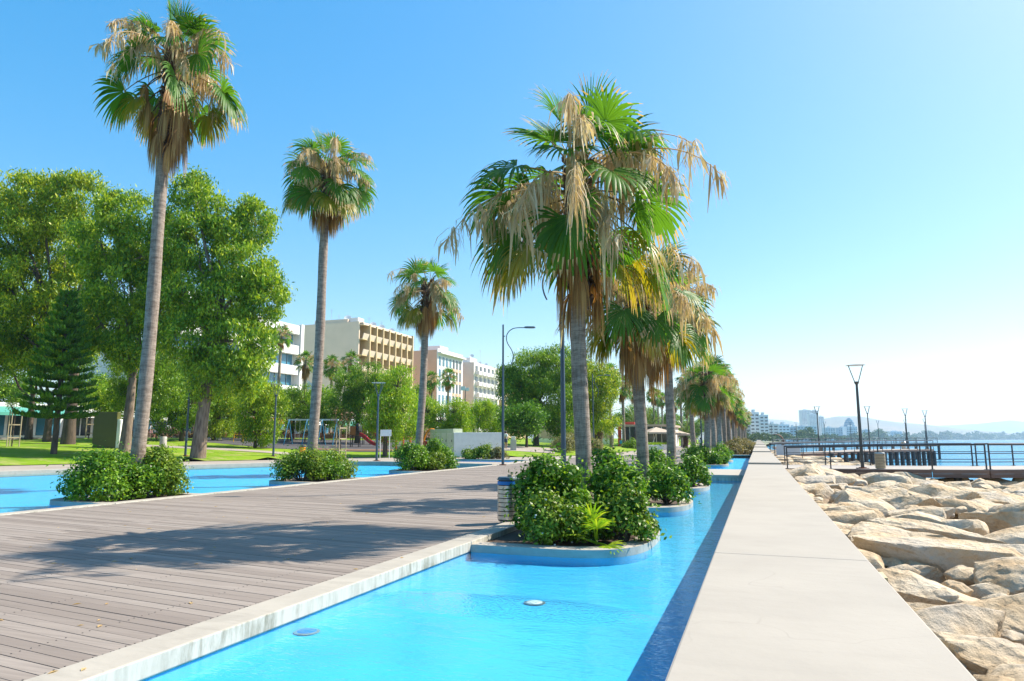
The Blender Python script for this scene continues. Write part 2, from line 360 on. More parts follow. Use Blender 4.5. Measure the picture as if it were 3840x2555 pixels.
M['glass'] = pm('blue_window_glass', (.05, .20, .30), (.04, .14, .22), .4, .08, 0., spec=.8)
M['darkglass'] = pm('dark_window_glass', (.045, .055, .065), (.03, .04, .05), .5, .08, 0., spec=.8)
M['bwhite'] = pm('white_render', (.78, .77, .74), (.70, .69, .66), .6, .8)
M['bbeige'] = pm('beige_render', (.74, .59, .46), (.67, .54, .42), .35, .85)
M['btan'] = pm('tan_concrete', (.60, .46, .27), (.54, .41, .24), .6, .85)
M['bpink'] = pm('pink_render', (.72, .43, .31), (.64, .39, .29), .4, .85)
M['bcream'] = pm('cream_render', (.70, .66, .58), (.62, .585, .52), .5, .85)
M['bgrey'] = pm('grey_render', (.50, .50, .48), (.44, .44, .43), .5, .85)
M['shutter'] = pm('grey_shutter', (.42, .44, .43), (.36, .38, .37), 2., .6)
# ================================================================== SETTING
def struct(o): o['kind'] = 'structure'; return o
# ---- lawn with its rise, promenade paving, under-deck, base ground
def lawn():
    xs = np.concatenate([np.arange(-330, -90, 20.), np.arange(-90, -13.5, 1.5)]); ys = np.concatenate([np.arange(-40, 110, 1.5), np.arange(110, 430, 8.)])
    X, Y = np.meshgrid(xs, ys); d = lawn_dist(X, Y).reshape(X.shape)
    for a, b in zip(LAWN[:-1], LAWN[1:]):       # pull near-edge vertices onto the edge
        ab = b - a; t = np.clip(((X - a[0]) * ab[0] + (Y - a[1]) * ab[1]) / (ab @ ab), 0, 1)
        qx, qy = a[0] + t * ab[0], a[1] + t * ab[1]; dd = np.hypot(X - qx, Y - qy)
        s = (np.abs(d) < .8) & (np.abs(dd - np.abs(d)) < 1e-6); X = np.where(s, qx, X); Y = np.where(s, qy, Y)
    d = lawn_dist(X, Y).reshape(X.shape); Z = gz(X, Y).reshape(X.shape) + .035
    Z += np.where(d > 1, NR.normal(0, .012, X.shape), 0)
    n, m = X.shape; idx = np.arange(n * m).reshape(n, m)
    F = np.stack([idx[:-1, :-1], idx[:-1, 1:], idx[1:, 1:], idx[1:, :-1]], -1).reshape(-1, 4)
    keep = (d.ravel()[F] > -.05).all(1); F = F[keep]
    return np_mesh('lawn', np.stack([X, Y, Z], -1), F, M['grass'], smooth=True)
struct(link('lawn', lawn()))
POOL_L = [(-14.9, -5), (-14.9, 38.3), (-23.6, 40.3), (-26.3, 39.4), (-28.4, 37), (-30.9, 30.5), (-33.2, 21), (-35, 4), (-36, -5)]
POOL_3 = [(-15.8, 43.6), (-15.8, 48.6), (-25.5, 48.6), (-23.2, 43.6)]
outer = [(-14.62, -6), (-14.62, 64), (-14.8, 64)] + [tuple(p) for p in LAWN[8:0:-1]] + [(-46, -6)]
struct(sheet([outer, POOL_L[::-1], POOL_3[::-1]], 0.).build('promenade_paving', M['paving']))
struct(sheet([[(-14.62, 64), (-4.1, 64), (-4.1, 420), (-22, 420), (-18, 260), (-16, 130), (-15.2, 92), (-14.8, 64)]], 0.).build('far_promenade', M['paving']))
struct(sheet([[(-14.62, -6), (-4.2, -6), (-4.2, 64), (-14.62, 64)]], -.06).build('underdeck', M['gap_shade']))
struct(sheet([[(-3000, -300), (1.0, -300), (1.0, 130), (3, 300), (20, 700), (60, 1300), (200, 1900), (600, 2600), (2000, 4500), (4000, 6500), (7500, 9200), (-6000, 9200)]], -.75).build('ground', pm('dry_ground', (.26, .24, .17), (.15, .19, .09), .02, .95)))
# ---- pools
def pool(name, poly, wmat, z=-.10, wallmat='kerb'):
    struct(sheet([poly], -.215).build(name + '_floor', M['poolblue']))
    b = MB(); n = len(poly)
    for i in range(n):
        (x0, y0), (x1, y1) = poly[i], poly[(i + 1) % n]
        b.add([(x0, y0, -.215), (x1, y1, -.215), (x1, y1, z - .01), (x0, y0, z - .01)], [(0, 1, 2, 3)], 1)
        b.add([(x0, y0, z - .01), (x1, y1, z - .01), (x1, y1, 0), (x0, y0, 0)], [(0, 1, 2, 3)], 0)
    struct(b.build(name + '_wall', [M[wallmat], M['poolblue']]))
    struct(sheet([poly], z).build(name + '_water', M[wmat]))
pool('far_pool', POOL_L[::-1] if False else POOL_L, 'water2')
pool('park_pool', POOL_3, 'water2')
pool('near_pool', [(-4.1, -5), (-.44, -5), (-.44, 29.0), (-4.1, 29.0)], 'water', wallmat='stain')
pool('second_pool', [(-4.1, 34.4), (-.44, 34.4), (-.44, 66), (-4.1, 66)], 'water2', wallmat='teal_kerb')
# ---- kerbs in cast lengths
def kerb_run(name, label, x0, x1, segs, zt):
    k = empty(name, (0, 0, 0), 0, label, 'kerb')
    for a, b in segs:
        m = MB().box(x0, x1, a + .006, b - .006, -.096, zt); m.m = [1, 0, 1, 1, 1, 1]; m.build('kerb_stone', [M['kerb'], M['stain']], k, bevel=.012)
    return k
kerb_run('pool_kerb', 'pale concrete kerb between the timber deck and the near blue pool', -4.42, -4.07, [(-5, 2.2), (2.2, 9.62), (9.62, 12.95), (12.95, 15.95), (15.95, 19.2), (19.2, 22.3), (22.3, 25.6), (25.6, 29.0), (29.0, 34.4), (34.4, 43.0), (43., 54), (54, 66)], .05)
kerb_run('deck_kerb', 'thin pale concrete kerb between the timber deck and the palm-lined far pool', -14.93, -14.60, [(-5, 4), (4, 12.6), (12.6, 15.8), (15.8, 21.), (21, 24.4), (24.4, 29.8), (29.8, 33.8), (33.8, 38.4), (38.4, 52), (52, 64)], .02)
cp = empty('pool_coping', (0, 0, 0), 0, 'pale coping along the park side of the far pool', 'kerb')
for (x0, y0), (x1, y1) in zip(POOL_L[1:-1], POOL_L[2:]):
    d = Vector((x1 - x0, y1 - y0, 0)); L = d.length; d.normalize(); nn = Vector((d.y, -d.x, 0))
    if nn.dot(Vector((-25 - x0, 20 - y0, 0))) > 0: nn = -nn
    a, c = Vector((x0, y0, 0)) + d * .005, Vector((x1, y1, 0)) - d * .005
    q = [a - nn * .03, c - nn * .03, c + nn * .5, a + nn * .5]
    if (q[1] - q[0]).cross(q[2] - q[0]).z < 0: q = q[::-1]
    MB().prism([(p.x, p.y) for p in q], -.2, .075).build('coping_stone', M['kerb'], cp, bevel=.015)
bs = empty('pool_bridge', (0, 0, 0), 0, 'pale concrete bridge slab crossing between the two blue pools', 'bridge')
MB().box(-4.05, -.46, 29.02, 34.4, -.1, .12).build('slab', M['kerb'], bs, bevel=.015)
MB().box(-4.05, -.46, 29.06, 29.3, -.215, -.1).build('abutment', M['teal_kerb'], bs)
eb = empty('pool_end_wall', (0, 0, 0), 0, 'low pale wall closing the second pool before the hedges', 'wall')
MB().box(-4.05, -.46, 66, 66.5, -.3, .12).build('slab', M['kerb'], eb, bevel=.015)
struct(MB().box(-6.6, -.5, 66.5, 400, -.4, .02).build('planting_bed', M['soil']))
# ---- sea wall
wall = empty('sea_wall', (0, 0, 0), 0, 'broad white concrete sea wall between the blue pool and the boulders', 'wall')
ys = [-4, 6.51, 29.1, 51.7, 74.3, 96.9, 119.5, 165, 230, 300]; zt = .55
for i, (a, b) in enumerate(zip(ys[:-1], ys[1:])):
    MB().box(-.42, .82, a + .006, b - .006, -1.2, zt + max(0, i - 1) * .07).build('wall_slab', M['conc'], wall, bevel=.014)
MB().box(.84, .93, 6.4, 6.66, -.3, .44).build('joint_block', pm('yellowed_mortar', (.50, .45, .27), (.4, .36, .2), 6.), wall)

# ---- timber deck: the nearest boards one by one, the rest joined
SH = math.tan(R(6.5)); PITCHW = .142; XE = [-14.58, -11.25, -7.95, -4.44]
def plank(b, x0, x1, y0, y1, z, th=.03):
    s0, s1 = -SH * (x0 + 9.5), -SH * (x1 + 9.5)
    P = [(x0, y0 + s0, z - th), (x1, y0 + s1, z - th), (x1, y1 + s1, z - th), (x0, y1 + s0, z - th), (x0, y0 + s0, z), (x1, y0 + s1, z), (x1, y1 + s1, z), (x0, y1 + s0, z)]
    return b.add(P, [(4, 5, 6, 7), (0, 1, 5, 4), (1, 2, 6, 5), (2, 3, 7, 6), (3, 0, 4, 7)])
deck = MB(); deck_o = struct(empty('timber_deck')); cache = {}
seen = 0
for r_ in range(int(68 / PITCHW)):
    y = -3.5 + r_ * PITCHW; st = .35 if r_ % 2 else 0.
    ed = [XE[0], XE[1] + st, XE[2] - st, XE[3]]
    for k in range(3):
        if k == 0 and y < 4 or y > 63: continue
        a, b_ = ed[k] + .004, ed[k + 1] - .004
        ym = y - SH * ((a + b_) / 2 + 9.5)
        near = {2: 2.2 < y < 9.4, 1: 3.2 < y < 11.0, 0: 6.5 < y < 12.}[k] and seen < 300
        if near:
            key = (k, r_ % 2)
            if key not in cache: cache[key] = plank(MB(), a, b_, 0, PITCHW - .009, 0).mesh('plank', M['deck'])
            o = link('plank', cache[key], deck_o, (0, y, rng.uniform(-.0025, .0015))); seen += 1
        else: plank(deck, a, b_, y, y + PITCHW - .009, rng.uniform(-.003, .001))
tag(deck.build('plank_field', M['deckfar'], deck_o), kind='stuff')
screw = MB(); rng2 = random.Random(3)
for r_ in range(int(16 / PITCHW)):
    y = -3.5 + r_ * PITCHW
    for x in (-4.56, -5.2, -6.4, -7.75):
        for q in (.035, .1):
            if rng2.random() < (.35 if x < -5.5 else .12): continue
            screw.lathe([(.006, 0.), (.006, .002)], 6, (x + rng2.uniform(-.01, .01), y + q - SH * (x + 9.5), .0012))
tag(screw.build('screw_heads', M['binblack'], deck_o), kind='stuff')

lit = MB()
for _ in range(150):
    x, y = rng2.uniform(-14, -4.1), 3 + 22 * rng2.random() ** 1.5; a = rng2.random() * 6.28; l = rng2.uniform(.015, .05); z_ = .003 if x < -4.42 else .053
    lit.add([(x - l * math.cos(a), y - l * math.sin(a), z_), (x + l * .4 * math.sin(a), y - l * .4 * math.cos(a), z_ + .008), (x + l * math.cos(a), y + l * math.sin(a), z_), (x - l * .4 * math.sin(a), y + l * .4 * math.cos(a), z_ + .004)], [(0, 1, 2, 3)])
tag(lit.build('leaf_litter', M['pdry']), 'scattered dry leaf scraps on the timber deck', 'leaf litter', kind='stuff')
# ---- planters (rounded islands)
def planter(xb, sgn, y0, y1, L, label, z=.005, mat='kerb'):
    e = empty('planter', (xb, (y0 + y1) / 2, 0), 0, label, 'planter', 'palm planters in the pools')
    hw = (y1 - y0) / 2; ex = 2 / 3.0
    def outline(inset):
        q = [(0., -hw + inset)]
        for i in range(25):
            t = -math.pi / 2 + math.pi * i / 24; c, s = math.cos(t), math.sin(t)
            q.append((sgn * (L * .42 + (L * .58 - inset) * max(c, 0) ** ex), (hw - inset) * math.copysign(abs(s) ** ex, s)))
        q.append((0., hw - inset)); return q
    o, i_ = outline(0), outline(.30); n = len(o); b = MB()
    P = [(x, y, -.225) for x, y in o] + [(x, y, z) for x, y in o] + [(x, y, z) for x, y in i_] + [(x, y, -.2) for x, y in i_]
    F = []; W = []
    for k in range(n - 1):
        F += [(k, k + 1, n + k + 1, n + k)]; W += [(n + k, n + k + 1, 2 * n + k + 1, 2 * n + k), (2 * n + k, 2 * n + k + 1, 3 * n + k + 1, 3 * n + k)]
    if sgn < 0: F = [f[::-1] for f in F]; W = [f[::-1] for f in W]
    b.add(P, W, 0); b.add(P[n:2 * n] + [(x, y, -.108) for x, y in o], [(n + k, n + k + 1, k + 1, k) if sgn > 0 else (n + k + 1, n + k, k, k + 1) for k in range(n - 1)], 1)
    b.add(P[:n] + [(x, y, -.108) for x, y in o], [(k, k + 1, n + k + 1, n + k) if sgn > 0 else (k + 1, k, n + k, n + k + 1) for k in range(n - 1)], 2); b.build('rim', [M['kerb'], M['teal_kerb'], M['poolblue']], e, smooth=50)
    poly = i_ if sgn > 0 else i_[::-1]
    sheet([poly], z - .045).build('soil', M['soil'], e)
    return e
PL = [(9.6, 13.0), (15.95, 19.2), (22.3, 25.6)]
for (a, b), t in zip(PL, ['rounded concrete planter holding the stout leafy hedge beside the striped steel bin', 'rounded concrete planter second along the near pool, its shrubs lower', 'rounded concrete planter just before the concrete pool bridge']):
    planter(-4.07, 1, a, b, 2.47, t)
for (a, b), t in zip([(43.0, 46.4), (50.6, 54.)], ['rounded planter in the second pool just past the bridge', 'rounded planter at the far end of the second pool']): planter(-4.07, 1, a, b, 2.3, t)
for (a, b), t in zip([(12.6, 15.8), (21., 24.4), (29.8, 33.8)], ['low planter under the tallest leaning palm of the far pool', 'low planter in the far pool under the slim middle palm', 'low planter near the tip of the far pool with twin shrubs']): planter(-14.93, -1, a, b, 2.6, t)
# ---- pool fittings 
def disc_lamp(x, y, z, label, m):
    e = empty('pool_lamp', (x, y, z), 0, label, 'pool lamp'); MB().lathe([(.115, 0), (.12, .008), (.10, .014)], 20).build('rim', M['steel'], e, 40); MB().lathe([(.095, .012), (.08, .018), (.0, .02)], 20).build('lens', m, e, 40)
disc_lamp(*at(2005, 2287, -.28)[:2], -.215, 'round white lamp disc set in the floor of the near pool', M['white'])
disc_lamp(*at(1150, 2400, -.28)[:2], -.215, 'round blue lamp disc sunk in the pool by the deck kerb', M['bincap'])
for x in (1745, 1760):
    p = at(x, 2066, -.1); e = empty('pool_bracket', (-4.04, p[1], -.3), 0, 'small rusty steel bracket bolted to the pool kerb', 'bracket', 'pool wall brackets')
    MB().box(0, .03, -.02, .02, .0, .3).build('strap', M['steel'], e); MB().box(0, .10, -.02, .02, .12, .14).build('arm', M['steel'], e)

# ---- sea, hills
struct(sheet([[(2, -400), (16000, -400), (16000, 9500), (-40, 9500), (-40, 95), (2, 95)]], -2.0).build('sea', M['sea']))
def shore_z(X, Y): return -.16 - .05 * np.maximum(X - 2, 0) - np.where(Y > 44, .08 * np.maximum(X - 2, 0), 0)
def shore():
    xs = np.linspace(.8, 26, 36); ys_ = np.linspace(-4, 125, 100); X, Y = np.meshgrid(xs, ys_)
    Z = shore_z(X, Y) - .26 + NR.normal(0, .08, X.shape) - np.maximum(X - 16, 0) * .25; n, m = X.shape; i = np.arange(n * m).reshape(n, m)
    return np_mesh('shore', np.stack([X, Y, Z], -1), np.stack([i[:-1, :-1], i[:-1, 1:], i[1:, 1:], i[1:, :-1]], -1).reshape(-1, 4), M['rubble'], smooth=True)
struct(link('shore', shore()))
def ridge(prof, d, seed, c1, c2):
    xs = np.arange(prof[0][0], prof[-1][0] + 1, 12.); yy = np.interp(xs, [p[0] for p in prof], [p[1] for p in prof])
    rs = np.random.RandomState(seed); nx = len(xs); rows = 12; V = []
    def sm(n, k): 
        a = rs.normal(0, 1, n + 2 * k); return np.convolve(a, np.hanning(2 * k + 1) / k, 'same')[k:-k]
    off = [sm(nx, 9) for _ in range(rows)]; fine = [sm(nx, 3) for _ in range(rows)]
    for r_ in range(rows):
        f = r_ / 8.; dd = d - 2200 + 2200 * f
        for i in range(nx):
            p = atd(xs[i], 1646, dd); hc = (1647 - yy[i]) * d / 2560
            h = hc * (math.sin(min(f, 1) * math.pi / 2) ** 1.3 if f <= 1 else math.cos((f - 1) * math.pi * .6))
            h += (off[r_][i] * .10 + fine[r_][i] * .03) * hc * math.sin(min(f, 1) * math.pi) - 4
            V.append((p[0], p[1], h - (3 if r_ == 0 else 0)))
    i = np.arange(rows * nx).reshape(rows, nx); F = np.stack([i[:-1, :-1], i[:-1, 1:], i[1:, 1:], i[1:, :-1]], -1).reshape(-1, 4)
    return np_mesh('hill', V, F, pm('dry_hillside', c1, c2, .0035, .95, detail=8.), smooth=True)
for args in [([(2400, 1600), (2700, 1580), (2820, 1573), (2900, 1574), (2960, 1578), (3010, 1590), (3100, 1606), (3250, 1625), (3400, 1640)], 7000, 3, (.17, .15, .12), (.10, .11, .08)),
             ([(2500, 1620), (2840, 1612), (3000, 1602), (3080, 1572), (3150, 1564), (3230, 1567), (3300, 1575), (3400, 1588), (3500, 1597), (3650, 1612), (3850, 1628), (4100, 1640)], 5200, 5, (.21, .17, .13), (.11, .12, .085)),
             ([(3300, 1625), (3450, 1602), (3560, 1596), (3660, 1593), (3740, 1584), (3800, 1580), (3860, 1583), (3960, 1590), (4200, 1610)], 8200, 8, (.15, .14, .12), (.10, .11, .09))]:
    struct(link('hill', ridge(*args)))
# ================================================================== BOULDERS
import bmesh
from mathutils import noise as mnoise
def rock_mesh(seed, sub):
    rs = np.random.RandomState(seed); bm = bmesh.new(); bmesh.ops.create_icosphere(bm, subdivisions=sub, radius=1)
    P = np.array([v.co[:] for v in bm.verts]); k = rs.uniform(4.0, 8.0)
    P /= (np.abs(P) ** k).sum(1, keepdims=True) ** (1 / k)
    sk = rs.uniform(-.25, .25, 2); P[:, 0] += sk[0] * P[:, 1]; P[:, 1] += sk[1] * P[:, 2]
    for i in range(13):
        n = rs.normal(0, 1, 3)
        if i < 3: n[2] = abs(n[2]) + .9
        n /= np.linalg.norm(n); d = rs.uniform(.66, 1.02); ov = np.maximum(P @ n - d, 0); P -= ov[:, None] * n * .99
    out = []
    for p in P:
        q = Vector(p) * 1.3 + Vector((seed * 3.1, 0, 0)); h = mnoise.fractal(q, 1., 2., 5) * .055 + mnoise.noise(q * 7) * .012 - max(0, abs(mnoise.noise(q * 2.1)) - .0) * .06 + max(0, .09 - abs(mnoise.noise(q * 1.4 + Vector((7, 3, 1))))) * -.5
        out.append(Vector(p) * (1 + h))
    for v, q in zip(bm.verts, out): v.co = q
    me = bpy.data.meshes.new('boulder'); bm.to_mesh(me); bm.free(); me.materials.append(M['rock'])
    me.polygons.foreach_set('use_smooth', [True] * len(me.polygons)); me.set_sharp_from_angle(angle=R(24)); return me
RK = [rock_mesh(s, 5) for s in range(5)] + [rock_mesh(s, 4) for s in range(5, 13)] + [rock_mesh(s, 3) for s in range(13, 22)]
rk = random.Random(19)
G_ROCK = 'tan boulders piled along the sea wall'
placed = []
def boulder(me, x, y, z, sx, sy, sz, rz, label):
    o = link('boulder', me); o.location = (x, y, z); o.rotation_euler = (rk.uniform(-.22, .22), rk.uniform(-.22, .22), rz); o.scale = (sx, sy, sz)
    tag(o, label, 'boulder', G_ROCK); placed.append((x, y, max(sx, sy), min(sx, sy), rz))
# the biggest near ones, surveyed: (photo x, y, half length, half width, half height, turn)
for i, (x, y, a, b, c, t) in enumerate([(3560, 2120, 1.25, .52, .42, -.2), (3330, 2200, .80, .36, .34, -.35), (3500, 2010, 1.3, .5, .3, .05), (3260, 2015, .62, .42, .32, -.2), (3700, 2310, .62, .40, .36, .4), (3420, 2320, .55, .30, .26, -.5), (3180, 1935, .62, .40, .30, .1), (3420, 1930, .60, .38, .3, .0), (3560, 1870, .75, .42, .32, .1), (3750, 1960, .9, .45, .32, .1), (3700, 2480, .55, .36, .3, -.6), (3800, 2190, .6, .4, .34, .3), (3290, 2110, .3, .2, .2, .3), (3400, 2135, .36, .24, .2, -.2)]):
    p = at(x, y, -.18); boulder(RK[i % 9], p[0] + .1, p[1], -.26, a, b, c, t, 'large tan limestone boulder with pitted top close beside the white sea wall')
def boulder_label(x, y, a):
    s = 'big' if a > .75 else ('middling' if a > .5 else 'small')
    if x < 2.0: return s + ' tan limestone boulder wedged right against the white sea wall'
    if y > 31: return s + ' tan limestone boulder heaped below the closest pier'
    if x > 8: return s + ' tan limestone boulder out on the seaward side of the heap'
    return s + ' tan limestone boulder in the middle of the heap beside the sea wall'
tries = 0; target = 236
for n in range(target):
    size = .62 * (1 - n / target) ** .8 + .30
    for _ in range(150):
        y = 2.6 + 35 * rk.random() ** 1.0; x = .95 + rk.random() * (4.2 + .42 * y if y < 26 else 15) ; x = min(x, 15.5)
        a = size * rk.uniform(.8, 1.2); b = a * rk.uniform(.5, .8)
        if x - b * .8 < .86: x = .9 + b * .85
        if all((x - q[0]) ** 2 + ((y - q[1]) * 1.15) ** 2 > (.66 * (a * .55 + b * .45 + q[2] * .55 + q[3] * .45)) ** 2 for q in placed):
            if y < 12 and x > 1 + y * .55: continue
            boulder(RK[rk.randrange(5, 22)], x, y, float(shore_z(x, y)) + rk.uniform(-.08, .06) - .0, a, b, b * rk.uniform(.5, .8), rk.gauss(0, .45) + (math.pi if rk.random() < .5 else 0), boulder_label(x, y, a)); break
for n in range(50):
    y = rk.uniform(42, 96); x = rk.uniform(1.3, 9 + (y - 42) * .09); a = rk.uniform(.7, 1.3); b = a * rk.uniform(.55, .8)
    boulder(RK[rk.randrange(13, 22)], x, y, float(shore_z(x, y)) + .0, a, b, b * .6, rk.gauss(0, .5), 'tan boulder on the shore beyond the first boardwalk pier')
small = MB(); SM = RK[14]; sv = np.array([v.co[:] for v in SM.vertices]); sf = np.array([p.vertices[:] for p in SM.polygons])
Vs, Fs = [], []
for n in range(700):
    y = rk.uniform(2.6, 40); x = rk.uniform(.95, 1.2 + .62 * y if y < 24 else 16); s = rk.uniform(.1, .26); k = rk.random() * 6.28
    q = sv * [s, s * .8, s * .6]; q = np.stack([q[:, 0] * math.cos(k) - q[:, 1] * math.sin(k), q[:, 0] * math.sin(k) + q[:, 1] * math.cos(k), q[:, 2]], 1)
    Vs.append(q + [x, y, float(shore_z(x, y)) - .02]); Fs.append(sf + n * len(sv))
tag(link('rubble', np_mesh('rubble', np.concatenate(Vs), np.concatenate(Fs), M['rock'], smooth=True)), 'small broken tan stones filling the gaps between the boulders', 'rubble', kind='stuff')

# ================================================================== PIERS
def lerp(a, b, t): return tuple(a[i] + (b[i] - a[i]) * t for i in range(3))
def pier(name, label, near, far, zt, fascia=True, piles=(), th=.1):
    e = empty(name, (near[0][0], near[0][1], 0), 0, label, 'pier'); L = Vector(e.location)
    pts = [(x - L.x, y - L.y, z) for x, y, z in near] + [(x - L.x, y - L.y, z) for x, y, z in far[::-1]]
    n = len(pts); k = len(near); b = MB(); P = pts + [(x, y, z - th) for x, y, z in pts]; F = []
    for i in range(k - 1):
        F += [(i, i + 1, n - 2 - i, n - 1 - i), (n + n - 1 - i, n + n - 2 - i, n + i + 1, n + i)]
    F += [(i + n, (i + 1) % n + n, (i + 1) % n, i) for i in range(n)]
    b.add(P, F); b.build('deck_boards', M['pierdeck'], e)
    if fascia:
        for a, c in zip(near[:-1], near[1:]):
            for q, m in ((-.10, 'pierwood'), (-.275, 'pierwood')):
                d = Vector(c) - Vector(a); nn = Vector((d.y, -d.x, 0)).normalized() * .04
                A = Vector(a) - L + nn + Vector((0, 0, q)) + d.normalized() * .01; C = Vector(c) - L + nn + Vector((0, 0, q)) - d.normalized() * .01
                MB().bar(A, C, .06, .168).build('fascia_board', M[m], e)
    for x, y, z0, z1, r_ in piles: MB().tube([(x - L.x, y - L.y, z0), (x - L.x, y - L.y, z1)], r_, 10).build('pile', M['rail'], e, 40)
    return e
def railing(label, pts, posts=None, h=1.1, r_=.034, group='pier railings', step=2.1):
    e = empty('railing', pts[0], 0, label, 'railing', group); L = Vector(pts[0]); Q = [Vector(p) - L for p in pts]
    for a, c in zip(Q[:-1], Q[1:]):
        n = max(1, round((c - a).length / step))
        for i in range(n + (c == Q[-1])):
            p = a.lerp(c, i / n); MB().tube([p, p + Vector((0, 0, h))], r_ * 1.05, 6).build('post', M['rail'], e)
            MB().box(p.x - .08, p.x + .08, p.y - .08, p.y + .08, p.z, p.z + .012).build('foot_plate', M['rail'], e)
    MB().tube([q + Vector((0, 0, h)) for q in Q], r_ * 1.35, 8).build('top_rail', M['rail'], e, 40)
    for f in (.64, .30): MB().tube([q + Vector((0, 0, h * f)) for q in Q], r_ * .62, 6).build('mid_rail', M['rail'], e)
    return e
N1 = [(1.15, 39.5, 0), (4.4, 37.4, .1), (7.3, 35.75, .18), (9.5, 35.8, .2), (14, 38.2, .2), (24, 44, .2)]
F1 = [(1.15, 45.2, 0), (5, 42.2, .1), (7.8, 40.6, .18), (10.2, 40.7, .2), (14, 42.8, .2), (24, 48.5, .2)]
pier('boardwalk_pier', 'timber boardwalk pier with dark brown fascia just past the boulders', N1, F1, .2, True, [(x, y + .3, -2.4, .0, .16) for x, y in ((8.4, 36), (11, 37), (14.5, 38.8), (18, 40.8), (11, 40.9), (15, 43))])
railing('dark steel railing along the near edge of the closest pier', [(1.39, 39.45, 0), (7.35, 35.9, .18), (9.45, 35.95, .2)], step=2.4)
railing('dark steel railing continuing over the water on the closest pier', [(9.62, 36.05, .2), (14, 38.4, .2), (24, 44.2, .2)], step=2.4)
railing('dark steel railing on the seaward edge of the closest pier', [(1.46, 44.9, 0), (7.8, 40.5, .18), (10.1, 40.6, .2)], step=2.4)
railing('second length of seaward railing on the closest pier', [(10.3, 40.7, .2), (14, 42.7, .2), (24, 48.3, .2)], step=2.4)
N2 = [(1.1, 72, 0), (6.5, 81, .05), (14, 93, .2), (21.5, 103.5, .2)]; F2 = [(1.1, 79.5, 0), (4, 84, .05), (11, 96, .2), (18.5, 107, .2)]
P2 = [(lerp(N2[1], N2[3], t)[0] + o, lerp(N2[1], N2[3], t)[1] + o * 2, -2.6, .0, .24) for t in np.linspace(.12, 1, 9) for o in (0, -.9)]
pier('boardwalk_pier', 'second boardwalk pier on stout dark piles running out to sea', N2, F2, .2, True, P2, .12)
railing('railing along the shore side of the second pier', N2, step=2.3); railing('railing along the far side of the second pier', F2, step=2.3)
N3 = [(2.2, 112, .3), (10, 130, .5), (30, 141, .6)]; F3 = [(2.2, 118, .3), (8.5, 134, .5), (29, 146, .6)]
P3 = [(lerp(N3[1], N3[2], t)[0] + .2, lerp(N3[1], N3[2], t)[1] + .3, -2.6, .4, .22) for t in np.linspace(.0, 1, 11)]
pier('boardwalk_pier', 'third boardwalk pier farthest out before the distant town', N3, F3, .2, True, P3, .14)
railing('railing along the near side of the third pier', N3, step=2.0); railing('railing along the far side of the third pier', F3, step=2.0)
sg = empty('notice_board', (1.3, 58, 0), 0, 'pale notice panel fixed to a short railing beside the sea wall', 'sign')
MB().box(0, 1.75, 0, .03, .28, 1.05).build('panel', pm('pale_panel', (.55, .58, .62), (.48, .52, .58), 1.), sg); 
for x in (-.12, 1.85): MB().tube([(x, 0, -.2), (x, 0, 1.15)], .03, 6).build('post', M['rail'], sg)
MB().tube([(-.12, 0, 1.15), (1.85, 0, 1.15)], .03, 6).build('top_rail', M['rail'], sg)

# ================================================================== LAMPS AND BINS
def v_lamp(loc, h, mat, label, group, rz=0., narm=4, w_=.42, m2=None):
    e = empty('lamp_post', loc, rz, label, 'lamp post', group); hp = h - .98; m2 = m2 or mat
    MB().box(-.22, .22, -.22, .22, 0, .045).box(-.13, .13, -.13, .13, .045, .075).build('base_plate', M['rust'], e)
    MB().tube([(0, 0, .07), (0, 0, hp * .5), (0, 0, hp)], [.085, .075, .058], 14).build('pole', M[mat], e, 40)
    MB().lathe([(.06, hp), (.10, hp + .06), (.12, hp + .14), (.06, hp + .16)], 14).build('collar', M[mat], e, 40)
    for k in range(narm):
        t = math.pi / narm * (1 if narm > 2 else 0) + 2 * math.pi * k / narm
        MB().bar((.09 * math.cos(t), .09 * math.sin(t), hp + .12), (w_ * math.cos(t), w_ * math.sin(t), h - .02), .035, .03).build('arm', M[m2], e)
    MB().lathe([(w_ + .06, h - .025), (w_ + .09, h - .005), (w_ * .5, h + .015)], 22).build('reflector_disc', M['glassw'], e, 30)
    return e
G1 = 'lamp posts on the piers'
v_lamp((4.75, 37.75, .1), 5.1, 'lampdark', 'tall dark lamp post with open V head on the closest pier', G1, YAW, 2, .36)
LQ = [(3073, 1693, .05, 'beside the arch-side end of the second pier'), (3263, 1689, .15, 'at the middle of the second pier'), (3405, 1684, .2, 'on the outer half of the second pier'), (3479, 1682, .2, 'at the outer end of the second pier')]
for x, y, z, t in LQ: v_lamp(at(x, y, z), 5.4, 'lampdark', 'slim lamp post with wire V head ' + t, G1, 0, 4, .40, 'lampblue')
for x, d, t in [(2989, 190, 'closest to the rusty arch'), (3096, 185, 'near the twin towers'), (3193, 178, 'before the oval tower'), (3297, 172, 'at the shore half of the third pier'), (3400, 165, 'on the outer half of the third pier'), (3473, 158, 'at the outer tip of the third pier'), (2896, 200, 'on the shore by the promenade trees')]:
    p = atd(x, 1660, d); v_lamp((p[0], p[1], .5), 5.6, 'lampdark', 'small distant lamp post ' + t, G1, 0, 4, .42, 'lampblue')
G2 = 'lamp posts of the park path'
for x, d, t in [(698, 49.5, 'leaning slightly beside the peeling gum tree trunk'), (1027, 52.5, 'before the drooping pepper tree'), (1414, 48.5, 'on the paving right at the pool edge')]:
    p = gd(x, d); v_lamp(p, 5.5, 'lampblue', 'blue grey park lamp post with V head ' + t, G2, .3)
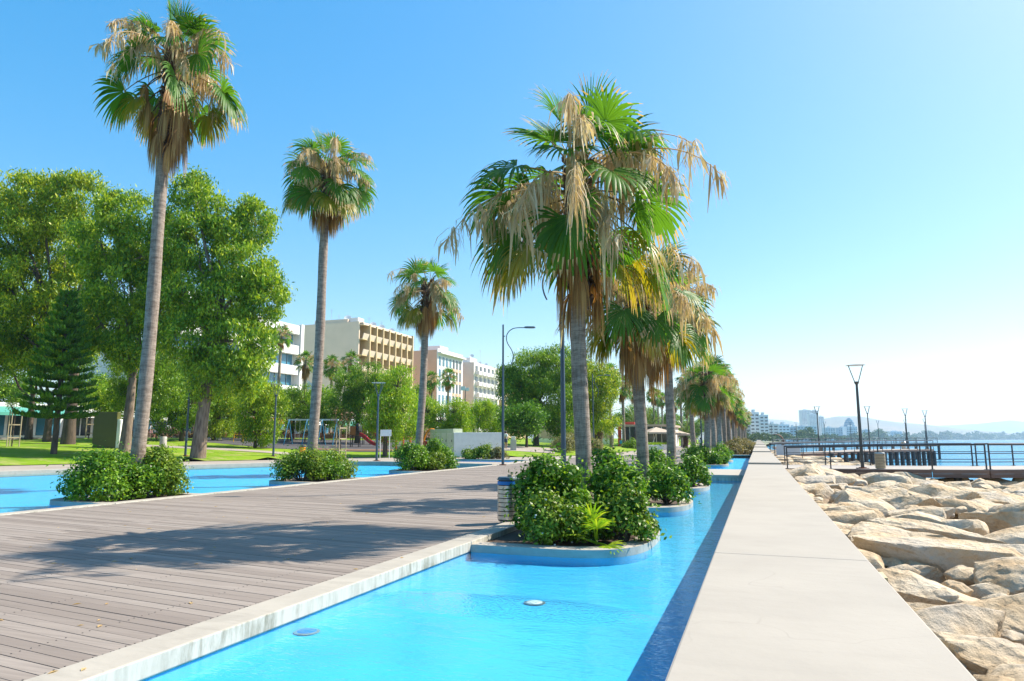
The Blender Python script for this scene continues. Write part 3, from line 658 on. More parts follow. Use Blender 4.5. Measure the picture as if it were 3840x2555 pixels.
def bezier(pts, n=14):
    out = []
    for a, b, c, d in pts:
        a, b, c, d = map(Vector, (a, b, c, d))
        for i in range(n + 1):
            t = i / n; out.append(a * (1 - t) ** 3 + b * 3 * t * (1 - t) ** 2 + c * 3 * t * t * (1 - t) + d * t ** 3)
    return out
def tall_lamp(loc, rz, label, h=8.46, sticker=False):
    e = empty('street_lamp', loc, rz, label, 'street lamp', 'tall street lamps along the promenade')
    MB().box(-.2, .2, -.2, .2, 0, .05).build('base_plate', M['rust'], e)
    MB().tube([(0, 0, .05), (0, 0, h * .5), (0, 0, h)], [.085, .07, .05], 14).build('pole', M['lampblue'], e, 40)
    z = h - .72
    MB().bar((.04, 0, z), (.13, 0, z), .03, .05).build('bracket', M['lampblue'], e)
    MB().tube(bezier([((.48, 0, z - 1.75), (.72, 0, z - 1.3), (.62, 0, z - .95), (.38, 0, z - .62)), ((.38, 0, z - .62), (.12, 0, z - .25), (.10, 0, z + .25), (.62, 0, z + .48)), ((.62, 0, z + .48), (.85, 0, z + .54), (1.1, 0, z + .53), (1.35, 0, z + .53))]), .028, 8).build('curved_arm', M['lampblue'], e, 60)
    hd = MB().prism([(1.3, -.07), (1.45, -.12), (1.9, -.1), (1.98, 0), (1.9, .1), (1.45, .12), (1.3, .07)], z + .50, z + .60).build('lamp_head', M['lampblue'], e, bevel=.02)
    MB().box(1.48, 1.86, -.08, .08, z + .485, z + .498).build('lens', M['glassw'], hd)
    if sticker:
        for q, s in ((1.42, .05), (1.27, .06)): MB().box(-.02, s - .02, -.0885, -.0855, q, q + s).build('sticker', M['white'], e)
    return e
tall_lamp((-14.35, 38.6, 0), YAW, 'tall blue grey street lamp with curled arm at the tip of the far pool')
tall_lamp((-5.75, 20.9, 0), math.pi + YAW, 'tallest blue grey street lamp rising right behind the bushy hedge planter', sticker=True)
tall_lamp((-16.6, 72.5, .1), YAW, 'distant street lamp with curled arm beside the stout date palm')
tall_lamp((-6.2, 83, 0), math.pi + YAW, 'street lamp half hidden among the far row of palms')
tall_lamp((-4.7, 41.5, .03), math.pi, 'slim street lamp behind the last palm before the pool bridge')
def steel_bin(loc, label, h=.84, r_=.2, top='bincap', stone=False):
    e = empty('litter_bin', loc, 0, label, 'litter bin', 'litter bins of the promenade'); n = 9
    MB().lathe([(r_ * .92, .03), (r_ * .92, h - .06)], 20).build('liner', M['binblack'], e, 40)
    MB().lathe([(r_ * .8, 0), (r_ * .8, .04)], 20).build('foot', M['steel'], e, 40)
    z = .06; st = (h - .14) / n
    for k in range(n):
        m = top if (k == n - 1 and top) else ('stake' if stone else 'steel')
        MB().lathe([(r_ - .012, z), (r_, z), (r_, z + st * .80), (r_ - .012, z + st * .80)], 24).build('band', M[m], e, 40); z += st
    MB().lathe([(r_ + .004, h - .075), (r_ + .004, h - .055), (r_ * .9, h - .02), (.05, h - .012)], 24).build('lid', M['lampblue'] if top else M['steel'], e, 40)
    MB().lathe([(.05, h - .012), (.05, h + .03)], 12, (.04, 0, 0)).build('ashtray_cap', M['stake'], e, 40)
    return e
steel_bin((-4.43, 12.2, .025), 'striped stainless litter bin with blue rim beside the leafy hedge')
steel_bin((5.45, 37.15, .12), 'striped timber litter bin standing on the closest pier', .80, .23, None, True)
p = at(3390, 1684, .2); steel_bin(p, 'grey litter bin on the outer second pier', 1.0, .3, None)
# ================================================================== FAN PALMS
def unit(v): return v / (np.linalg.norm(v, axis=-1, keepdims=True) + 1e-9)
Z3 = np.array([0, 0, 1.])
def blade(hub, u, nrm, Rb, span, nseg, droop, rs, mi_tip=True, fuse=.5, cup=.25, curl=0.):
    """one fan: pleated strips from the hub, joined inside, free and drooping outside"""
    wv = unit(np.cross(nrm, u)); K = 7; ts = np.array([.04, .25, .45, .6, .75, .88, 1.0])
    th = np.linspace(-span, span, nseg) + rs.normal(0, .012, nseg); da = 2 * span / nseg
    L = Rb * (1 - .28 * (np.abs(th) / max(span, 1e-3)) ** 2) * rs.uniform(.92, 1.08, nseg)
    d = np.cos(th)[:, None] * u + np.sin(th)[:, None] * wv + cup * (np.abs(np.sin(th))[:, None]) * nrm; d = unit(d)
    side = unit(np.cross(nrm, d)); P = hub + d * (L * ts[0])[:, None]; cen = [P]; dirs = d
    fuse_ = fuse * rs.uniform(.85, 1.15, nseg)
    for k in range(1, K):
        g = droop * np.where(ts[k] > fuse_, 1.0, .16) * (ts[k] - ts[k - 1]) * 4 * rs.uniform(.5, 1.5, nseg)
        dirs = unit(dirs - Z3 * g[:, None]); P = P + dirs * (L * (ts[k] - ts[k - 1]))[:, None]; cen.append(P)
    C = np.stack(cen, 1)                                     # nseg,K,3
    hw = np.minimum(ts[None, :], fuse_[:, None]) * L[:, None] * math.tan(da / 2) * 1.04
    taper = np.clip((1 - ts[None, :]) / (1 - fuse_[:, None]), 0, 1) ** .75; hw = np.where(ts[None, :] > fuse_[:, None], hw * taper, hw) + .002
    Lf = C - side[:, None] * hw[..., None]; Rt = C + side[:, None] * hw[..., None]; Md = C + nrm * (hw * .42)[..., None]
    V = np.stack([Lf, Md, Rt], 2).reshape(-1, 3)             # seg,K,3
    i = np.arange(nseg * K * 3).reshape(nseg, K, 3)
    F = np.concatenate([np.stack([i[:, :-1, a], i[:, 1:, a], i[:, 1:, a + 1], i[:, :-1, a + 1]], -1) for a in (0, 1)], 1).reshape(nseg, -1, 4)
    mid = np.zeros((nseg, 2, K - 1), int)
    if mi_tip:
        mid[:, :, -1] = (rs.random_sample((nseg, 1)) < .75); mid[:, :, -2] = (rs.random_sample((nseg, 1)) < .3)
    return V, F.reshape(-1, 4), mid.reshape(nseg, -1).ravel()
def ribbon_tube(pts, r0, r1, n=5):
    b = MB(); b.tube(pts, list(np.linspace(r0, r1, len(pts))), n, cap=False)
    return np.array(b.v), np.array(b.f)
def frond(org, az, el, Lp, Rb, sag, span, nseg, droop, rs, tip=True, cup=.25, roll=.3, fuse=.5, pr=.016, tilt=0.):
    d = np.array([math.cos(az) * math.cos(el), math.sin(az) * math.cos(el), math.sin(el)]); p = np.array(org, float); pts = [p.copy()]
    for k in range(6): d = unit(d - Z3 * sag / 6); p = p + d * Lp / 6; pts.append(p.copy())
    u = unit(d - Z3 * tilt); w_ = unit(np.cross(u, Z3) if abs(u[2]) < .98 else np.array([-math.sin(az), math.cos(az), 0])); nn = unit(np.cross(w_, u)); a = rs.normal(0, roll); nn = unit(nn * math.cos(a) + w_ * math.sin(a))
    V, F, m = blade(pts[-1], u, nn, Rb, span, nseg, droop, rs, tip, fuse, cup)
    tv, tf = ribbon_tube(pts, pr * 1.3, pr * .7)
    return np.concatenate([V, tv]), np.concatenate([F, tf + len(V)]), np.concatenate([m, np.full(len(tf), 2)])
def straw(org, az, el, L, rs, nb=26, wd=.018, sag=1.9, hang=.75, fluff=9):
    d = np.array([math.cos(az) * math.cos(el), math.sin(az) * math.cos(el), math.sin(el)]); p = np.array(org, float); pts = [p.copy()]; ds = [d]
    n = 14
    for k in range(n): d = unit(d - Z3 * sag * (.35 + 1.3 * k / n) / n); p = p + d * L / n; pts.append(p.copy()); ds.append(d)
    V, F = [], []; tv, tf = ribbon_tube(pts, .02, .006, 4); V.append(tv); F.append(tf); c = len(tv)
    pts = np.array(pts)
    for b in range(nb):
        t = rs.uniform(.3, 1); q = pts[int(t * n)] + rs.normal(0, .03, 3); a = rs.uniform(0, 6.28); h = hang * rs.uniform(.5, 1.25) * (1.1 - .5 * t)
        for s in range(fluff):
            o = rs.normal(0, 1, 3) * [.07, .07, .04]; w2 = wd * rs.uniform(.5, 1.4) * (1.7 if s == 0 else .55); a2 = rs.uniform(0, 6.28)
            sd_ = np.array([math.cos(a2), math.sin(a2), 0]) * w2; ll = h * rs.uniform(.3, .8) * (1.7 if s == 0 else 1)
            c0 = q + o * .3; c1 = c0 + o + [0, 0, -ll * .45]; c2 = c1 + o * .35 + rs.normal(0, .03, 3) + [0, 0, -ll * .55]
            V.append(np.array([c0 - sd_ * .4, c0 + sd_ * .4, c1 + sd_, c1 - sd_, c2 + sd_ * .15, c2 - sd_ * .15])); F.append(np.array([[0, 1, 2, 3], [3, 2, 4, 5]]) + c); c += 6
    return np.concatenate(V), np.concatenate(F)
def palm_trunk(H_, r0, r1, lean, seed, n=22):
    rs = np.random.RandomState(seed); b = MB(); m = int(H_ / .11); pts, rr = [], []
    lx = rs.normal(0, .035, 2)
    for i in range(m + 1):
        t = i / m; wob = .05 * math.sin(t * 5 + seed) * (1 - t) * t * 4
        pts.append((lean[0] * t ** 1.2 + wob, lean[1] * t ** 1.2 + wob * .6, H_ * t))
        base = r0 * (1 + .35 * math.exp(-t * H_ / .35)) + (r1 - r0) * t
        rr.append(base * (1 + rs.normal(0, .006) + .05 * math.sin(t * H_ * 2.3 + seed) * .5))
    b.tube(pts, rr, n); return b, pts[-1]
def fan_palm(loc, H_, Hc, lean, label, seed, r0=.19, r1=.16, ng=30, ny=5, ndead=16, nst=11, Rb=.95, Lp=1.15, group='fan palms by the pools', nseg=30, skirt=1.0, strawL=2.3, sdroop=.6, hang=.9):
    """H_: where the dead skirt starts; Hc: the growing point"""
    rs = np.random.RandomState(seed); e = empty('fan_palm', loc, 0, label, 'palm tree', group)
    b, top = palm_trunk(Hc, r0, r1, lean, seed); b.build('trunk', M['ptrunk'], e, 60); top = np.array(top)
    cb = MB()                                                # old leaf bases criss-crossed under the crown
    zb = H_ - .1
    while zb < Hc + .15:
        f = (zb - H_) / max(Hc - H_, .1); cx = np.array(lean) * (zb / Hc) ** 1.2
        for k in range(7):
            a = rs.uniform(0, 6.28); rr = r1 * 1.02
            p0 = (cx[0] + rr * math.cos(a), cx[1] + rr * math.sin(a), zb); q = .10 + .08 * f; a2 = a + rs.choice([-1, 1]) * .35
            cb.bar(p0, (cx[0] + (rr + q) * math.cos(a2), cx[1] + (rr + q) * math.sin(a2), zb + .20), .085, .035)
        zb += .09
    tag(cb.build('leaf_bases', M['boot'], e), kind='stuff')
    mats = [M['pgreen'], M['pdry'], M['petiole']]; my = [M['pyellow'], M['pdry'], M['petiole']]
    ga = 2.39996
    for i in range(ng):                                       # living fronds, upright inside, level and hanging outside
        f = (i + .5) / ng; az = i * ga + rs.normal(0, .25); el = R(84 - 106 * f ** .9) + rs.normal(0, .12)
        org = top + [0, 0, .12 - .75 * f] + .12 * np.array([math.cos(az), math.sin(az), 0])
        V, F, m = frond(org, az, el, Lp * rs.uniform(.85, 1.15) * (.5 + .65 * f), Rb * rs.uniform(.85, 1.12) * (.8 + .3 * f), .30 + .5 * f, R(rs.uniform(105, 135)) if f > .12 else R(45), nseg, (.32 if f < .3 else sdroop) * rs.uniform(.7, 1.35), rs, True, .25, .45, .52, tilt=.15 + .35 * f)
        o = link('frond', np_mesh('frond', V, F, mats, m), e)
    for i in range(ny):
        az = rs.uniform(0, 6.28); el = R(rs.uniform(-38, -12)); org = top + [0, 0, -.7] + .15 * np.array([math.cos(az), math.sin(az), 0])
        V, F, m = frond(org, az, el, Lp * 1.0, Rb * .95, .6, R(100), nseg, .9, rs, True, .15, .5)
        link('yellow_frond', np_mesh('frond', V, F, my, m), e)['label'] = 'yellowing frond'
    for i in range(ndead):                                    # brown skirt hanging against the trunk
        az = i * ga + rs.normal(0, .3); f = i / max(ndead - 1, 1); zz = H_ + .55 + (Hc - H_ - .75) * f * .8; cx = np.array(lean) * (zz / Hc) ** 1.2
        org = np.array([cx[0] + r1 * math.cos(az), cx[1] + r1 * math.sin(az), zz]); el = R(rs.uniform(-60, -5))
        V, F, m = frond(org, az, el, .40 + .35 * f * rs.uniform(.6, 1.3), Rb * skirt * rs.uniform(.8, 1.1), 1.3, R(rs.uniform(40, 75)), int(nseg * .8), 1.9, rs, False, .1, .5, .35, .02, tilt=.9)
        link('dead_frond', np_mesh('dead_frond', V, F, [M['pdead'], M['pdead'], M['boot']], m), e)
    for i in range(nst):
        az = i * ga * 1.7 + rs.normal(0, .4); el = R(rs.uniform(-5, 52)); org = top + [0, 0, rs.uniform(-.6, .1)]
        V, F = straw(org, az, el, strawL * rs.uniform(.7, 1.15), rs, int(24 * rs.uniform(.7, 1.3)), hang=hang * rs.uniform(.7, 1.2), fluff=7)
        link('flower_stalk', np_mesh('flower_stalk', V, F, M['pstraw']), e)
    return e
fan_palm((-3.03, 12.4, -.02), 4.1, 6.7, (-.02, -.03), 'big shaggy fan palm rising from the bushy hedge beside the steel bin', 21, .155, .128, 30, 6, 13, 20, 1.12, 1.45, strawL=2.9, hang=1.1)
fan_palm((-2.87, 18.1, -.02), 3.5, 5.75, (.02, .0), 'shaggy fan palm in the second planter of the near pool with a thick brown skirt', 33, .16, .14, 22, 5, 26, 14, 1.05, 1.15, skirt=1.1, strawL=2.5, hang=1.1)
fan_palm((-2.95, 24.9, -.02), 4.5, 6.6, (.1, .1), 'fan palm in the last planter before the pool bridge, straw strands hanging', 45, .165, .145, 22, 6, 18, 14, 1.08, 1.15, strawL=2.5, hang=1.0)
fan_palm((-16.1, 14.45, -.02), 9.9, 13.0, (.22, .05), 'tallest fan palm, trunk leaning, on the far pool with tan flower plumes', 57, .19, .15, 22, 7, 22, 18, 1.12, 1.25, strawL=2.4, hang=.95)
fan_palm((-16.3, 22.6, -.02), 10.4, 12.6, (.2, .1), 'slim tall fan palm in the middle of the far pool', 69, .20, .16, 24, 5, 20, 16, 1.15, 1.25, strawL=2.4, hang=1.0)
fan_palm((-16.5, 31.9, -.02), 7.5, 9.7, (.3, .1), 'fan palm near the tip of the far pool with a dark ragged skirt', 81, .20, .165, 22, 5, 20, 12, 1.15, 1.3, strawL=2.3, hang=.9)
fan_palm((-3.0, 44.8, -.02), 3.4, 5.4, (.05, 0), 'low fan palm in the second pool planter just past the bridge', 93, .22, .2, 24, 4, 22, 18, 1.1, 1.1, nseg=24, hang=1.1)
fan_palm((-3.1, 52.3, -.02), 4.3, 6.4, (.0, .1), 'fan palm at the far end of the second pool', 95, .22, .2, 24, 5, 22, 18, 1.1, 1.1, nseg=24, hang=1.1)
def far_palm_mesh(seed, Hc, skirt, Rb=1.05):
    rs = np.random.RandomState(seed); Vs, Fs, Ms = [], [], []; c = 0
    def put(V, F, m):
        nonlocal c; Vs.append(V); Fs.append(F + c); Ms.append(m); c += len(V)
    for i in range(24):
        f = (i + .5) / 24; az = i * 2.4 + rs.normal(0, .25); el = R(82 - 118 * f)
        V, F, m = frond([.1 * math.cos(az), .1 * math.sin(az), Hc + .1 - .7 * f], az, el, 1.05 * (.7 + .4 * f), Rb * (.8 + .3 * f), .3 + .5 * f, R(115), 14, .6, rs, True, .25, .4); put(V, F, np.where(m == 2, 0, m))
    for i in range(14):
        az = rs.uniform(0, 6.28); V, F, m = frond([.15 * math.cos(az), .15 * math.sin(az), Hc - .4 - rs.uniform(0, 1.2)], az, R(-35), .45, Rb * skirt, 1.2, R(60), 10, 1.9, rs, False, .1, .5, .35, .02, tilt=.9); put(V, F, np.full(len(F), 2))
    for i in range(9):
        V, F = straw([0, 0, Hc - .2], rs.uniform(0, 6.28), R(rs.uniform(15, 70)), 2.0, rs, 12, .035, fluff=4); put(V, F, np.full(len(F), 3))
    return np_mesh('crown', np.concatenate(Vs), np.concatenate(Fs), [M['pgreen'], M['pdry'], M['pdead'], M['pstraw']], np.concatenate(Ms))
FAR = {}
def far_palm(loc, Hc, label, group, v=0, s=1.):
    key = (round(Hc * 2) / 2, v % 3)
    if key not in FAR: FAR[key] = (palm_trunk(key[0], .24, .19, (.1 * (v % 2), .05), 5 + v, 10)[0].mesh('trunk', M['ptrunk'], 60), far_palm_mesh(100 + v % 3 * 7 + int(key[0]), key[0], (1.1, 1.4, .9)[v % 3]))
    e = empty('fan_palm', loc, rng.uniform(0, 6.28), label, 'palm tree', group); e.scale = (s, s, s)
    link('trunk', FAR[key][0], e); link('crown', FAR[key][1], e)
GP = 'fan palms in the far promenade row'
for i in range(26):
    y = 62 + i * 5.4 + (i % 3); far_palm((-3.4 - (i % 2) * 2.2 + rng.uniform(-.5, .5), y, 0), 6. + (i * 7 % 5) * .4, 'fan palm in the dense far row between promenade and sea wall', GP, i, rng.uniform(.95, 1.1))
GL = 'fan palms on the lawn side of the promenade'
for x, d, h, t in [(2293, 92, 10, 'with a white post at its foot'), (2340, 97, 9, 'in front of the cafe'), (2383, 112, 9.5, 'beside the cafe parasols'), (2455, 150, 11, 'behind the cafe roof'), (2472, 165, 11.5, 'rising slim behind the parasols'), (2487, 158, 10.5, 'past the parasols'), (2558, 128, 10, 'alone past the cafe terrace'), (2535, 190, 11, 'far down the promenade'), (2600, 170, 9, 'far down beside the lamp'), (2580, 210, 10, 'farthest on the lawn side')]:
    far_palm(gd(x, d), h, 'tall fan palm on the lawn side ' + t, GL, int(x) % 3)
GB = 'fan palms before the apartment blocks'
for x, d, y, t in [(1035, 100, 1262, 'before the white office block, tallest'), (1135, 100, 1360, 'at the corner of the white office block'), (1235, 105, 1372, 'half hidden by the slim pool palm'), (1305, 108, 1365, 'just under the balcony building'), (1615, 125, 1430, 'before the pink block by its corner'), (1677, 120, 1420, 'slim, before the glazed front of the pink block')]:
    p = gd(x, d); zt_ = atd(x, y, d)[2] + .6; far_palm(p, (zt_ - p[2]), 'palm ' + t, GB, int(x) % 3, 1.0)
# ---- the small young palm in the hedge, and date palms
rs0 = np.random.RandomState(5); e = empty('young_palm', (-2.35, 10.35, .0), 0, 'small bright green young fan palm growing out of the hedge front', 'palm')
for az, el in ((-1.9, 75), (-2.4, 25), (-.9, 10), (-1.3, 50)):
    V, F, m = frond([0, 0, .0], az, R(el), .34, .34, .2, R(95), 18, .25, rs0, False, .2, .3); link('frond', np_mesh('frond', V, F, [M['lime']] * 3, m), e)
def date_palm(loc, H_, label, seed, L=3.2, n=34, r_=.45):
    rs = np.random.RandomState(seed); e = empty('date_palm', loc, 0, label, 'palm tree', 'date palms near the cafe'); b, top = palm_trunk(H_, r_ * .85, r_, (.1, 0), seed, 12); b.build('trunk', M['boot'], e, 60)
    for i in range(n):
        f = (i + .5) / n; az = i * 2.4 + rs.normal(0, .2); el = R(80 - 95 * f); d = np.array([math.cos(az) * math.cos(el), math.sin(az) * math.cos(el), math.sin(el)]); p = np.array(top, float); pts = [p.copy()]; ds = [d]
        for k in range(10): d = unit(d - Z3 * (.95 + .4 * f) / 10 * (.4 + k * .14)); p = p + d * L / 10; pts.append(p.copy()); ds.append(d)
        V, F = ribbon_tube(pts, .035, .008, 3); Vs, Fs = [V], [F]; c = len(V)
        for k in range(2, 11):
            w_ = unit(np.cross(ds[k], Z3)); up = np.cross(w_, ds[k])
            for q in range(5):
                for s in (-1, 1):
                    o = pts[k] - ds[k] * L / 10 * q / 5; ll = .42 * math.sin(min(1, .25 + k / 11.) * 2.6) + .1
                    t = unit(w_ * s + ds[k] * .7 + up * .35 + rs.normal(0, .08, 3)); h = ds[k] * .022
                    Vs.append(np.array([o - h, o + h, o + t * ll * .6 + h * .9, o + t * ll * .6 - h * .9, o + t * ll - Z3 * .05, o + t * ll - Z3 * .05 - h * .1])); Fs.append(np.array([[0, 1, 2, 3], [3, 2, 4, 5]]) + c); c += 6
        link('frond', np_mesh('frond', np.concatenate(Vs), np.concatenate(Fs), M['date']), e)
date_palm(gd(2245, 93), 2.9, 'stout date palm with thick shaggy trunk beside the big round shrubs', 3, 3.6, 34, .62)
date_palm(gd(2440, 118), 3.2, 'arching date palm behind the cafe parasols', 4, 4.2, 30)
date_palm(gd(2570, 120), 1.9, 'short date palm beyond the cafe terrace', 6, 3.0, 28)
date_palm(gd(2380, 125), 3.6, 'date palm behind the cafe roof', 7, 3.6, 26)

# ================================================================== LEAFY TREES AND SHRUBS
def leaves(C, n_per, spread, size, rs, hang=0., aspect=.36, flat=0.):
    """C: clump centres (m,3); rhombic leaves scattered round each"""
    m = len(C); n = m * n_per; g = rs.normal(0, 1, (n, 3)) * spread; P = np.repeat(C, n_per, 0) + g
    if hang: P[:, 2] -= np.abs(rs.normal(0, hang, n)) * np.exp(-(g[:, 0] ** 2 + g[:, 1] ** 2) / (2 * np.mean(spread) ** 2) * .3)
    d = unit(rs.normal(0, 1, (n, 3)) + (np.array([0, 0, -1.6]) if hang else 0)); s = unit(np.cross(d, rs.normal(0, 1, (n, 3)) + [0, 0, flat])); L = size * rs.uniform(.6, 1.3, n)[:, None]
    V = np.stack([P - d * L * .5, P + s * L * aspect * .5 + d * L * .05, P + d * L * .5, P - s * L * aspect * .5 + d * L * .05], 1)
    return V.reshape(-1, 3), np.arange(n * 4).reshape(-1, 4)
def limb(b, p0, p1, r0, r1, rs, wob=.12, n=7):
    p0, p1 = np.array(p0, float), np.array(p1, float); L = np.linalg.norm(p1 - p0); pts = [p0 + (p1 - p0) * t + (rs.normal(0, wob * L * .25, 3) if 0 < t < 1 else 0) + np.array([0, 0, math.sin(t * 3.14) * L * .06]) for t in np.linspace(0, 1, 5)]
    b.tube(pts, list(np.linspace(r0, r1, 5)), n)
def tree(name, loc, lobes, label, seed, leafm, cat='tree', group=None, trunk_r=.3, fork=.35, size=.3, n_per=60, dens=1.0, hang=0., bark='bark', spread=.45, shell=.55, trunk_lean=(0, 0), aspect=.34, wood=True, clump_r=1.1):
    """lobes: (dx,dy,z,rx,ry,rz) ellipsoids relative to the foot"""
    rs = np.random.RandomState(seed); e = empty(name, loc, 0, label, cat, group); C = []
    for (x, y, z, rx, ry, rz_) in lobes:
        n = int(dens * 10 * (rx * ry + ry * rz_ + rx * rz_) / 3 / clump_r ** 2) + 4
        d = unit(rs.normal(0, 1, (n, 3))); r_ = shell + (1 - shell) * rs.random_sample(n) ** .6; k = 1 + .16 * np.sin(d[:, 0] * 5 + seed) * np.cos(d[:, 1] * 4 + z)
        C.append(np.array([x, y, z]) + d * (r_ * k)[:, None] * [rx, ry, rz_])
    C = np.concatenate(C); V, F = leaves(C, n_per, np.array([spread, spread, spread * .8]), size, rs, hang, aspect)
    V[:, 2] = np.maximum(V[:, 2], .1); link('crown', np_mesh('crown', V, F, leafm), e)
    if wood:
        zmin = min(l[2] - l[5] * .5 for l in lobes); b = MB(); fk = np.array([trunk_lean[0], trunk_lean[1], max(.6, fork * max(l[2] for l in lobes))])
        pts = [np.array([0, 0, -.1]), np.array([trunk_lean[0] * .25, trunk_lean[1] * .25, fk[2] * .3]), fk * [.8, .8, .7], fk]
        b.tube(pts, [trunk_r * 1.35, trunk_r * 1.05, trunk_r * .92, trunk_r * .8], 12); b.build('trunk', M[bark], e, 60)
        bb = MB()
        for (x, y, z, rx, ry, rz_) in lobes: limb(bb, fk - [0, 0, .1], (x, y, z - rz_ * .1), trunk_r * .5, .04, rs)
        for q in C[::max(1, len(C) // 40)]:
            l = min(lobes, key=lambda l: np.linalg.norm(q - np.array(l[:3]))); limb(bb, (l[0], l[1], l[2] - l[5] * .15), q, .05, .012, rs, .1, 5)
        bb.build('limbs', M[bark], e, 60)
    return e
def lob(base, items, d):                       # lobes given as photo ellipses at a depth (x, y, rx, ry, depth shift)
    out = []
    for x, y, rx, ry, *s in items:
        dd = d + (s[0] if s else 0); p = atd(x, y, dd); k = dd / FPX; out.append((p[0] - base[0], p[1] - base[1], p[2] - base[2], rx * k, (rx + ry) * .5 * k, ry * k))
    return out
def ptree(x, d, items, label, seed, leafm, **kw):
    b = gd(x, d); return tree(kw.pop('name', 'tree'), b, lob(b, items, d), label, seed, M[leafm], **kw)
GE = 'tall gum trees over the left lawn'
ptree(745, 49, [(735, 720, 85, 80), (640, 900, 80, 110, 1), (860, 860, 90, 110, 1), (740, 900, 100, 120), (960, 830, 60, 90, 1), (930, 1010, 100, 110), (690, 1080, 110, 110), (840, 1120, 120, 100), (990, 1080, 70, 110), (720, 1250, 110, 100), (890, 1270, 130, 110), (800, 1400, 110, 90), (930, 1370, 70, 90)], 'tall gum tree with pale peeling trunk at the pool lawn edge', 201, 'euc', name='gum_tree', group=GE, trunk_r=.42, fork=.42, size=.30, n_per=170, hang=.42, dens=1.35, spread=.32, clump_r=1.2, shell=.68, trunk_lean=(.6, 0))
ptree(470, 50, [(480, 800, 110, 90), (380, 900, 120, 110), (540, 950, 90, 110), (470, 1080, 140, 120), (590, 1150, 80, 110), (380, 1200, 120, 110), (520, 1290, 110, 80), (560, 1000, 90, 110, 2)], 'gum tree with forked dark trunk beside the olive panel', 202, 'euc', name='gum_tree', group=GE, trunk_r=.33, fork=.30, size=.30, n_per=170, hang=.42, dens=1.35, spread=.32, clump_r=1.22, shell=.68, trunk_lean=(.2, 0))
ptree(255, 56, [(150, 730, 130, 90), (300, 740, 110, 90), (60, 850, 130, 110), (240, 900, 150, 120), (-30, 770, 90, 100), (-60, 1000, 150, 140), (100, 1080, 150, 120), (280, 1120, 120, 120), (-40, 1230, 150, 110), (140, 1280, 130, 80), (300, 1270, 90, 70)], 'broadest gum tree with thick dark trunk behind the young pine', 203, 'euc2', name='gum_tree', group=GE, trunk_r=.42, fork=.28, size=.32, n_per=180, hang=.42, dens=1.35, spread=.35, shell=.68, bark='darkbark', clump_r=1.5)
ptree(105, 60, [(60, 1150, 160, 120), (-60, 1330, 140, 90), (160, 1330, 120, 80)], 'shady tree behind the staked sapling at the lawn corner', 204, 'tleaf', group=GE, trunk_r=.25, fork=.3, n_per=90, hang=.3, bark='darkbark')
ptree(175, 58, [(150, 1200, 120, 110), (260, 1330, 100, 80), (60, 1300, 90, 90)], 'dark trunked tree between the pine and the staked sapling', 205, 'tleaf', group=GE, trunk_r=.27, fork=.3, n_per=90, hang=.3, bark='darkbark')
GT = 'park trees'
for a in [
    (540, 62, [(540, 1380, 120, 110), (500, 1480, 90, 80), (600, 1450, 90, 110)], 'loose leaning tree behind the leaning palm trunk', 'tleaf', .16),
    (680, 66, [(650, 1460, 90, 100), (720, 1500, 80, 90), (640, 1560, 70, 60)], 'shaded tree behind the peeling gum trunk', 'tleaf', .2),
    (800, 70, [(800, 1480, 70, 80), (860, 1450, 70, 90), (820, 1560, 60, 70)], 'drooping tree right of the peeling gum trunk', 'euc', .18),
    (890, 76, [(890, 1520, 70, 60), (940, 1470, 70, 70), (910, 1590, 40, 30)], 'dense dark round tree before the blue awning', 'tleaf', .22),
    (957, 60, [(985, 1470, 75, 50), (955, 1540, 70, 70), (1025, 1540, 50, 70), (975, 1610, 65, 45)], 'drooping pepper tree beside the second park lamp', 'euc', .12),
    (1095, 74, [(1080, 1500, 60, 60), (1140, 1500, 60, 70), (1100, 1560, 80, 50)], 'dark green tree behind the swings', 'tleaf', .2),
    (1210, 78, [(1215, 1530, 60, 55), (1250, 1560, 60, 45)], 'low tree right of the slim palm trunk', 'tleaf', .16),
    (1340, 72, [(1320, 1450, 70, 70), (1380, 1420, 70, 60), (1290, 1520, 60, 60), (1370, 1520, 80, 80), (1440, 1450, 50, 60)], 'broad bright tree behind the red slides', 'tleaf', .26),
    (1445, 58, [(1490, 1440, 60, 70), (1450, 1520, 60, 90), (1510, 1540, 55, 90), (1470, 1610, 60, 40), (1410, 1560, 30, 60)], 'pale lime pepper tree with weeping branches beside the blank sign', 'lime', .17),
    (1610, 84, [(1600, 1540, 45, 55), (1650, 1570, 60, 50)], 'light green tree behind the utility cabinet', 'lime', .14),
    (1700, 84, [(1700, 1545, 60, 55), (1720, 1590, 60, 40)], 'bright round tree behind the pale wall block', 'lime', .14),
    (1775, 90, [(1770, 1560, 55, 50), (1810, 1540, 45, 45)], 'thin leafed tree behind the floodlight mast', 'lime', .12),
    (1835, 92, [(1840, 1570, 45, 60), (1870, 1600, 35, 40)], 'small yellowish tree left of the big round tree', 'lime', .12)]:
    x, d, it, t, m, tr = a; ptree(x, d, it, t, 300 + x, m, group=GT, trunk_r=tr, fork=.45, size=.22, n_per=150, hang=.4 if m in ('euc', 'lime') else .18, dens=1.25, spread=.28, clump_r=1.05, bark='darkbark')
ptree(2010, 78, [(2000, 1400, 100, 90), (2090, 1370, 90, 80), (1940, 1480, 80, 90), (2060, 1480, 120, 100), (1990, 1560, 90, 60), (1910, 1400, 50, 50), (2100, 1580, 60, 60)], 'big round dark tree behind the striped promenade lamp', 401, 'tleaf', group=GT, trunk_r=.3, fork=.4, size=.27, n_per=190, dens=1.25, hang=.4, spread=.36, clump_r=1.25, bark='darkbark')
